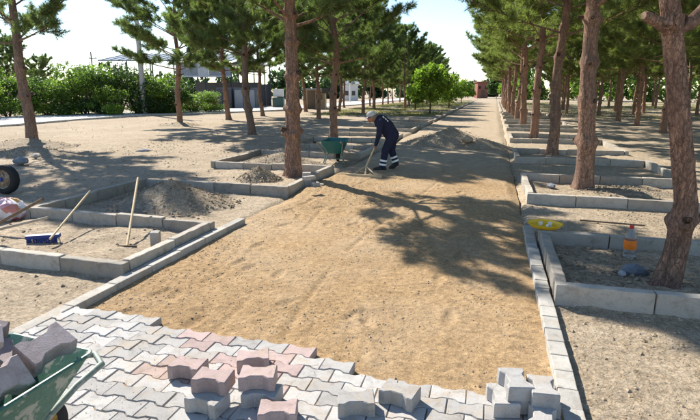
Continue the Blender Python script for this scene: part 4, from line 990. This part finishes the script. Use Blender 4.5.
def solve_end(P0, px, py, L, zlo, zhi):
    best = None
    for k in range(400):
        z = zlo + (zhi - zlo) * k / 399; P = G(px, py, z); e = abs((P - P0).length - L)
        if best is None or e < best[0]: best = (e, P)
    return best[1]
def pole(label, P0, P1, r, mat, name='wooden_pole'):
    d = P1 - P0; t = link(name, None); bpy.data.objects.remove(t)
    b = MB(); L = d.length; b.tube([(0, 0, 0), (0, 0, L * .5), (0, 0, L)], [r, r * .95, r * .9], 10); o = b.obj(name, mat, None, P0, None, smooth=True)
    o.rotation_euler = d.to_track_quat('Z', 'Y').to_euler(); return tag(o, label, 'pole', 'wooden poles by the plastic bag')
P0 = G(-18, 232, .10); pole('dark wooden tool handle propped across the plastic bag', P0, solve_end(P0, 43, 199, 1.35, .05, .8), .019, M['wood_dark'])
P0 = G(-20, 234, .06); pole('pale wooden tool handle resting on the kerb below the plastic bag', P0, G(48, 217.5, .26), .018, M['wood_grey'])
# push broom
P0 = G(50, 239, .13); P1 = solve_end(P0, 90, 191, 1.28, .15, .9); d = P1 - P0
t = thing('push_broom', 'push broom with blue head and pale handle propped on the kerb', 'broom', (P0.x, P0.y, 0))
b = MB(); b.tube([(0, 0, P0.z), Vector((0, 0, P0.z)) + d], .013, 10); b.obj('handle', M['wood'], t, smooth=True)
dl = G(60, 238, .07) - G(27, 240, .07); ang = math.atan2(dl.y, dl.x)
hd = G(43.5, 239, .08) - Vector((P0.x, P0.y, 0))
b = MB(); b.box((0, 0, 0), (.37, .075, .045)); b.obj('broom_head', M['blue'], t, (hd.x, hd.y, .115), (0, 0, ang), bevel=.008)
bs = MB(); g = np.random.default_rng(5)
for k in range(150):
    x = g.uniform(-.17, .17); y = g.uniform(-.03, .03); bs.tube([(x, y, 0), (x + g.normal(0, .008), y * 1.5 + g.normal(0, .008), -.075)], [.004, .003], 3)
br = link('bristles', bs.mesh('bristles', M['blue'], merge=False), t, (hd.x, hd.y, .095), (0, 0, ang)); br['kind'] = 'stuff'
# leaning garden rake
P0 = G(127, 246, .05); P1 = solve_end(P0, 138, 178, 1.45, .1, .95); d = P1 - P0
t = thing('garden_rake', 'pale-handled rake leaning over the kerb, its head in loose soil', 'rake', (P0.x, P0.y, 0))
b = MB(); b.tube([(0, 0, P0.z), Vector((0, 0, P0.z)) + d], .015, 10); b.obj('handle', M['wood'], t, smooth=True)
b = MB(); b.box((0, 0, .045), (.22, .022, .028), Quaternion((0, 0, 1), YAW)); hb = b.obj('rake_head', M['wood_dark'], t)
for k in range(10):
    x = -.10 + .20 * k / 9; b = MB(); b.tube([(x * math.cos(YAW), x * math.sin(YAW), .045), (x * math.cos(YAW) + .01, x * math.sin(YAW) - .03, -.005)], [.006, .004], 5); b.obj('tine', M['steel_dark'], hb)
# single upright block in the bed
p = G(156, 245, .05); b = MB(); b.box((0, 0, .09), (.10, .11, .20)); o = b.obj('upright_block', M['paver'], None, (p.x, p.y, gz1(p.x, p.y)), (.05, .03, .4), bevel=.008); tag(o, 'small pale concrete block standing upright inside the broom bed', 'concrete block')
# blocks by the end of the second left bed
for k, (px, py, z, s, rz, lab) in enumerate([(307, 186.5, .0, (.16, .14, .28), .3, 'tall offcut block standing at the kerb corner near the worker'), (315, 188, .0, (.15, .13, .12), .8, 'small offcut block lying beside the tall one at the kerb corner'),
                                             (309, 179, .285, (.22, .1, .06), .9, 'thin slab laid on top of the tall offcut block'), (321, 187, 0, (.11, .09, .07), .2, 'tiny offcut block lying outermost at the kerb corner')]):
    p = G(px, py, z + .02); b = MB(); b.box((0, 0, s[2] / 2), s); o = b.obj('offcut_block', M['paver'], None, (p.x, p.y, z + .012), (0, 0, rz), bevel=.008); tag(o, lab, 'concrete block', 'offcut blocks at the kerb corner')
# stones
def rock(label, p, s, seed, mat='stone_blue'):
    g = np.random.default_rng(seed); bm = bmesh.new(); bmesh.ops.create_icosphere(bm, subdivisions=2, radius=1)
    for v in bm.verts:
        q = Vector([round(c * 1.6) / 1.6 * .45 + c * .55 for c in v.co]); v.co = Vector((q.x * s[0], q.y * s[1], q.z * s[2])) * (1 + .22 * (g.random() - .5))
    me = bpy.data.meshes.new('stone'); bm.to_mesh(me); bm.free(); me.materials.append(M[mat]); o = link('stone', me, None, (p.x, p.y, p.z + s[2] * .5), (0, 0, seed)); return tag(o, label, 'stone', 'loose stones')
rock('angular blue-grey stone lying below the drink bottle', G(634, 274, .04), (.12, .08, .07), 3)
rock('pale small stone beside the blue-grey stone near the drink bottle', G(622, 275, .04), (.05, .04, .03), 8, 'paver')
rock('blue-grey stone at the foot of the pine in the second bed', G(551, 187, .05), (.12, .07, .05), 5, 'stone_blue')
rock('dark stone on the rubbly earth by the forked pine', G(21, 163, .1), (.22, .16, .10), 6)
rock('pale stone on the rubble beside the forked pine', G(36, 157, .1), (.15, .11, .07), 9, 'kerb')
rock('dark flat stone lying on the open bare earth', G(144, 152, .03), (.2, .14, .06), 10)
rock('pale lump on the second sand heap in the path', Vector((-.75, 16.3, .26)), (.2, .16, .13), 12, 'sand')
# rod, tray, glasses, bottle, cup
P0 = G(580, 219.5, .05); P1 = G(645, 225.5, .05); o = pole('thin rusty steel rod lying behind the bottle bed', P0 - Vector((0, 0, .01)), P1, .012, M['wood_dark'], 'steel_rod'); o['category'] = 'rod'; del o['group']
p = G(545, 226, KT + .02); tz = KT + .012
t = thing('round_tray', 'yellow round plastic tray sitting on the kerb corner', 'tray', (p.x, p.y, tz)); t.scale = (.92, .92, .8)
b = MB(); b.lathe([(0, .0), (.17, .0), (.185, .006), (.205, .045), (.222, .05), (.224, .056), (.20, .056), (.18, .014), (.165, .008), (0, .008)], 40); b.obj('dish', M['yellow'], t, smooth=True)
m, n_, bb = new_mat('clear_plastic'); bb.inputs['Base Color'].default_value = (.93, .95, .97, 1); bb.inputs['Roughness'].default_value = .06; bb.inputs['Transmission Weight'].default_value = .92; bb.inputs['IOR'].default_value = 1.25; M['clear'] = m
M['white_gloss'] = plain('white_gloss', (.82, .82, .80), .25, .5)
M['orange'] = plain('orange_label', (.82, .20, .02), .4, .4); M['red_cap'] = plain('red_cap', (.62, .05, .04), .35, .5)
for k, (dx, dy, lab) in enumerate([(-.05, .03, 'white cup nearest the centre of the yellow tray'), (.06, .05, 'white cup by the rim of the yellow tray'), (.02, -.06, 'small tipped white cup on the yellow tray')]):
    b = MB(); b.lathe([(0, .0), (.02, .0), (.026, .04), (.024, .04), (.018, .004), (0, .004)], 16); o = b.obj('cup', M['white_gloss'], None, (p.x + dx, p.y + dy, tz + .009 + (.02 if k == 2 else 0)), (1.5, 0, .6) if k == 2 else (0, 0, 0), smooth=True); tag(o, lab, 'cup', 'cups on the yellow tray')
p = G(629, 257, .05); bz = max(gz1(p.x, p.y), .03)
t = thing('drink_bottle', 'large clear drink bottle with orange label and red cap standing in shaded soil', 'bottle', (p.x, p.y, bz)); t.rotation_euler = (0, -.03, 0)
b = MB(); b.lathe([(0, .012), (.03, .0), (.052, .004), (.060, .03), (.058, .08), (.060, .10), (.060, .21), (.056, .235), (.040, .28), (.020, .315), (.017, .345), (0, .345)], 24); b.obj('bottle_body', M['clear'], t, smooth=True)
b = MB(); b.lathe([(.061, .105), (.0622, .11), (.0622, .20), (.061, .205)], 24); b.obj('label_band', M['orange'], t, smooth=True)
b = MB(); b.lathe([(.02, .325), (.021, .33), (.021, .362), (.0, .364)], 16); b.obj('cap', M['red_cap'], t, smooth=True)
p = G(625, 229, KT); b = MB(); b.lathe([(0, 0), (.03, 0), (.038, .1), (.0365, .1), (.0285, .004), (0, .004)], 18); o = b.obj('plastic_cup', M['clear'], None, (p.x, 6.2, KT + .012), None, smooth=True); tag(o, 'clear plastic cup on the kerb behind the drink bottle', 'cup')

# ================================================================ worker
M['navy'] = plain('navy_workwear', (.022, .024, .050), .85, .2, 0, .3, 25, .004)
M['skin'] = plain('skin', (.40, .19, .11), .55, .35, 0, .08)
M['shoe'] = plain('black_shoe', (.02, .02, .022), .6, .4); M['reflect'] = plain('reflective_band', (.80, .81, .80), .4, .5); M['cap_white'] = plain('cap_cloth', (.50, .50, .50), .8, .2)
M['hair'] = plain('grey_hair', (.22, .21, .2), .8, .2)
caps = []                                           # (p0, r0, p1, r1, zone)
def cap_(p0, r0, p1, r1, z): caps.append((Vector(p0), r0, Vector(p1), r1, z))
cap_((.15, -.07, .78), .135, (.15, .07, .78), .135, 0); cap_((.14, 0, .80), .168, (.02, 0, .98), .168, 0); cap_((.02, 0, .98), .168, (-.10, 0, 1.09), .165, 0)
cap_((-.12, -.15, 1.10), .088, (-.12, .15, 1.10), .088, 0); cap_((-.14, 0, 1.14), .075, (-.24, 0, 1.165), .058, 1)
cap_((-.30, 0, 1.165), .072, (-.335, 0, 1.235), .095, 1); cap_((-.37, 0, 1.125), .045, (-.345, 0, 1.20), .075, 1); cap_((-.435, 0, 1.165), .014, (-.42, 0, 1.195), .012, 1)
for s in (-1, 1): cap_((-.30, s * .088, 1.19), .018, (-.295, s * .092, 1.215), .016, 1)
cap_((-.13, -.19, 1.09), .078, (-.165, -.235, .83), .058, 0); cap_((-.165, -.235, .83), .057, (-.225, -.14, .60), .040, 0); cap_((-.225, -.14, .60), .030, (-.245, -.10, .545), .032, 1)
cap_((-.13, .19, 1.09), .078, (-.10, .225, .86), .058, 0); cap_((-.10, .225, .86), .056, (-.125, .10, .76), .040, 0); cap_((-.125, .10, .76), .03, (-.135, .045, .735), .03, 1)
cap_((.14, -.09, .76), .118, (-.01, -.11, .46), .088, 0); cap_((-.01, -.11, .46), .085, (-.065, -.11, .10), .066, 0)
cap_((.16, .09, .76), .118, (.15, .11, .45), .088, 0); cap_((.15, .11, .45), .085, (.25, .11, .17), .066, 0)
cap_((-.055, -.11, .07), .052, (-.24, -.125, .042), .040, 2); cap_((-.02, -.11, .05), .048, (-.15, -.12, .04), .046, 2)
cap_((.27, .11, .15), .052, (.13, .10, .042), .042, 2); cap_((.28, .11, .13), .045, (.18, .105, .05), .045, 2)
H0 = Vector((-.245, -.06, .535)); H1 = Vector((-.105, -.005, .80))             # rake handle axis at the hands
hx = (H1 - H0).normalized()
def fingers(root, side, axis, thumbdir):
    o_ = axis.orthogonal().normalized()
    u_ = (side - axis * side.dot(axis)).normalized(); v_ = axis.cross(u_)
    for k, L in enumerate((.95, 1.05, 1.0, .85)):
        c = root + axis * (-.032 + .021 * k); pts = [c + (u_ * math.cos(a) + v_ * math.sin(a)) * .027 * L for a in (0.0, .9, 1.9, 2.9)]
        for a, b in zip(pts, pts[1:]): cap_(a, .0095, b, .0085, 1)
    c = root + axis * .05 * thumbdir; pts = [root + u_ * .027, c + (u_ * .7 - v_ * .7) * .026, c + (-v_) * .027 + axis * .012]
    for a, b in zip(pts, pts[1:]): cap_(a, .011, b, .0095, 1)
ha = H0 + hx * .015; cap_((-.245, -.10, .545), .028, ha + Vector((0, -.03, 0)), .022, 1); fingers(ha, Vector((0, -1, 0)), hx, 1)
hb_ = H0 + hx * ((.735 - H0.z) / hx.z); cap_((-.135, .045, .735), .026, hb_ + Vector((0, .03, 0)), .022, 1); fingers(hb_, Vector((0, 1, 0)), hx, -1)
b = MB()
for p0, r0, p1, r1, z in caps:
    d = p1 - p0; L = d.length; t_ = d / L; pts = []; rs = []
    for k in range(5): a = math.pi / 2 * (1 - k / 4); pts.append(p0 - t_ * r0 * math.sin(a)); rs.append(max(.0008, r0 * math.cos(a)))
    for k in range(5): a = math.pi / 2 * k / 4; pts.append(p1 + t_ * r1 * math.sin(a)); rs.append(max(.0008, r1 * math.cos(a)))
    b.tube(pts, rs, 14)
raw = b.mesh('raw', M['navy'], merge=False); ro = link('raw', raw)
md = ro.modifiers.new('r', 'REMESH'); md.mode = 'VOXEL'; md.voxel_size = .0075; ms = ro.modifiers.new('s', 'SMOOTH'); ms.iterations = 2; ms.factor = .4
dg = bpy.context.evaluated_depsgraph_get(); body = bpy.data.meshes.new_from_object(ro.evaluated_get(dg)); body.name = 'person_body'
bpy.data.objects.remove(ro)
n = len(body.vertices); co = np.empty(n * 3); body.vertices.foreach_get('co', co); co = co.reshape(-1, 3)
best = np.full(n, 9.0); zone = np.zeros(n, int)
for p0, r0, p1, r1, z in caps:
    a = np.array(p0); d = np.array(p1) - a; u = np.clip(((co - a) @ d) / (d @ d), 0, 1); dist = np.linalg.norm(co - a - u[:, None] * d, axis=1) - (r0 + (r1 - r0) * u)
    k = dist < best; best[k] = dist[k]; zone[k] = z
nrm = np.empty(n * 3); body.vertices.foreach_get('normal', nrm); nrm = nrm.reshape(-1, 3)
fold = .012 * fbm(co[:, 0] * 9 + co[:, 1] * 5, co[:, 2] * 13, 3, 90) + .010 * np.abs(fbm(co[:, 0] * 5 - co[:, 2] * 11, co[:, 1] * 9 + co[:, 2] * 6, 3, 93))
co = co + nrm * (fold * (zone == 0))[:, None]; body.vertices.foreach_set('co', co.ravel())
body.materials.clear()
for k in ('navy', 'skin', 'shoe'): body.materials.append(M[k])
for pgn in body.polygons: pgn.material_index = int(zone[pgn.vertices[0]]); pgn.use_smooth = True
body.update()
p = G(385, 171.5, .0); person = thing('person', 'person in navy workwear and white cap bending to rake the sand', 'person', (p.x, p.y, .03), YAW)
link('body', body, person)
b = MB(); prof = [(.105, -.01), (.106, .012), (.103, .045), (.08, .076), (.04, .092), (0, .096)]; b.lathe(prof, 20)
cp = b.obj('cap', M['cap_white'], person, (-.327, 0, 1.238), (0, -.36, 0), smooth=True)
b = MB(); V = []; 
for k in range(9):
    a = math.pi - 1.05 + 2.1 * k / 8; V += [(.10 * math.cos(a), .10 * math.sin(a), 0), (.10 * math.cos(a) - .075 * math.sin(math.pi * k / 8) ** .5, .115 * math.sin(a), -.02), ]
Fv = [(2 * k, 2 * k + 1, 2 * k + 3, 2 * k + 2) for k in range(8)]; b.add(V, Fv); b.add([(x, y, z - .008) for x, y, z in V], [tuple(reversed(q)) for q in Fv]); b.obj('visor', M['blue'], cp, merge=False)
b = MB(); arc = [-1.9 + 3.8 * k / 14 for k in range(15)]; V = [(r_ * math.cos(a), r_ * math.sin(a) * .98, z_) for z_, r_ in ((-.06, .085), (-.02, .101), (.02, .103)) for a in arc]
b.add(V, [(j * 15 + k, j * 15 + k + 1, (j + 1) * 15 + k + 1, (j + 1) * 15 + k) for j in range(2) for k in range(14)]); b.obj('hair', M['hair'], person, (-.318, 0, 1.215), (0, -.36, 0), smooth=True)
for s in (-1, 1): b = MB(); b.ball((-.405, s * .035, 1.215), .011, 8, 6); b.obj('eye', M['shoe'], person, smooth=True)
def band(c0, c1, r, parent):
    b = MB(); b.tube([c0, c1], [r, r], 18, False); b.obj('reflective_stripe', M['reflect'], parent, smooth=True)
A, Bk = Vector((-.01, -.11, .46)), Vector((-.065, -.11, .10)); ax = (Bk - A)
for u0, u1 in ((.56, .68), (.80, .92)): band(A + ax * u0, A + ax * u1, .0815, person)
A, Bk = Vector((.15, .11, .45)), Vector((.25, .11, .17)); ax = (Bk - A)
for u0, u1 in ((.50, .64), (.80, .95)): band(A + ax * u0, A + ax * u1, .0825, person)
for k, (x, z, ln) in enumerate([(-.06, 1.205, .05), (-.01, 1.165, .04), (.03, 1.125, .035)]):
    b = MB(); b.box((x, -.118 - .012 * k, z), (ln, .012, .022), Quaternion((0, 1, 0), .75)); b.obj('back_print', M['reflect'], person)
# landscape rake in the worker's hands
wm = Matrix.Translation((p.x, p.y, .03)) @ Matrix.Rotation(YAW, 4, 'Z'); W0 = wm @ H0; W1 = wm @ H1
Wf = G(366, 166.5, .14); hc = G(364, 177, .03)
t = thing('wooden_rake', 'wide wooden levelling rake held by the bending worker', 'rake', (hc.x, hc.y, 0)); o3 = Vector((hc.x, hc.y, 0))
b = MB(); b.tube([Wf - o3, W0 - o3, W1 - o3 + (W1 - W0).normalized() * .05], [.021, .019, .018], 10); b.obj('handle', M['wood'], t, smooth=True)
eA = G(346, 175.5, .05) - o3; eB = G(381.5, 178, .05) - o3; dv = eB - eA
b = MB(); b.box((eA + eB) / 2, (dv.length, .06, .10), Quaternion((0, 0, 1), math.atan2(dv.y, dv.x))); b.obj('rake_board', M['wood'], t, bevel=.006)
for u in (.22, .55, .86): b = MB(); b.tube([Wf - o3, eA + dv * u + Vector((0, 0, .035))], [.017, .017], 8); b.obj('brace', M['wood'], t, smooth=True)
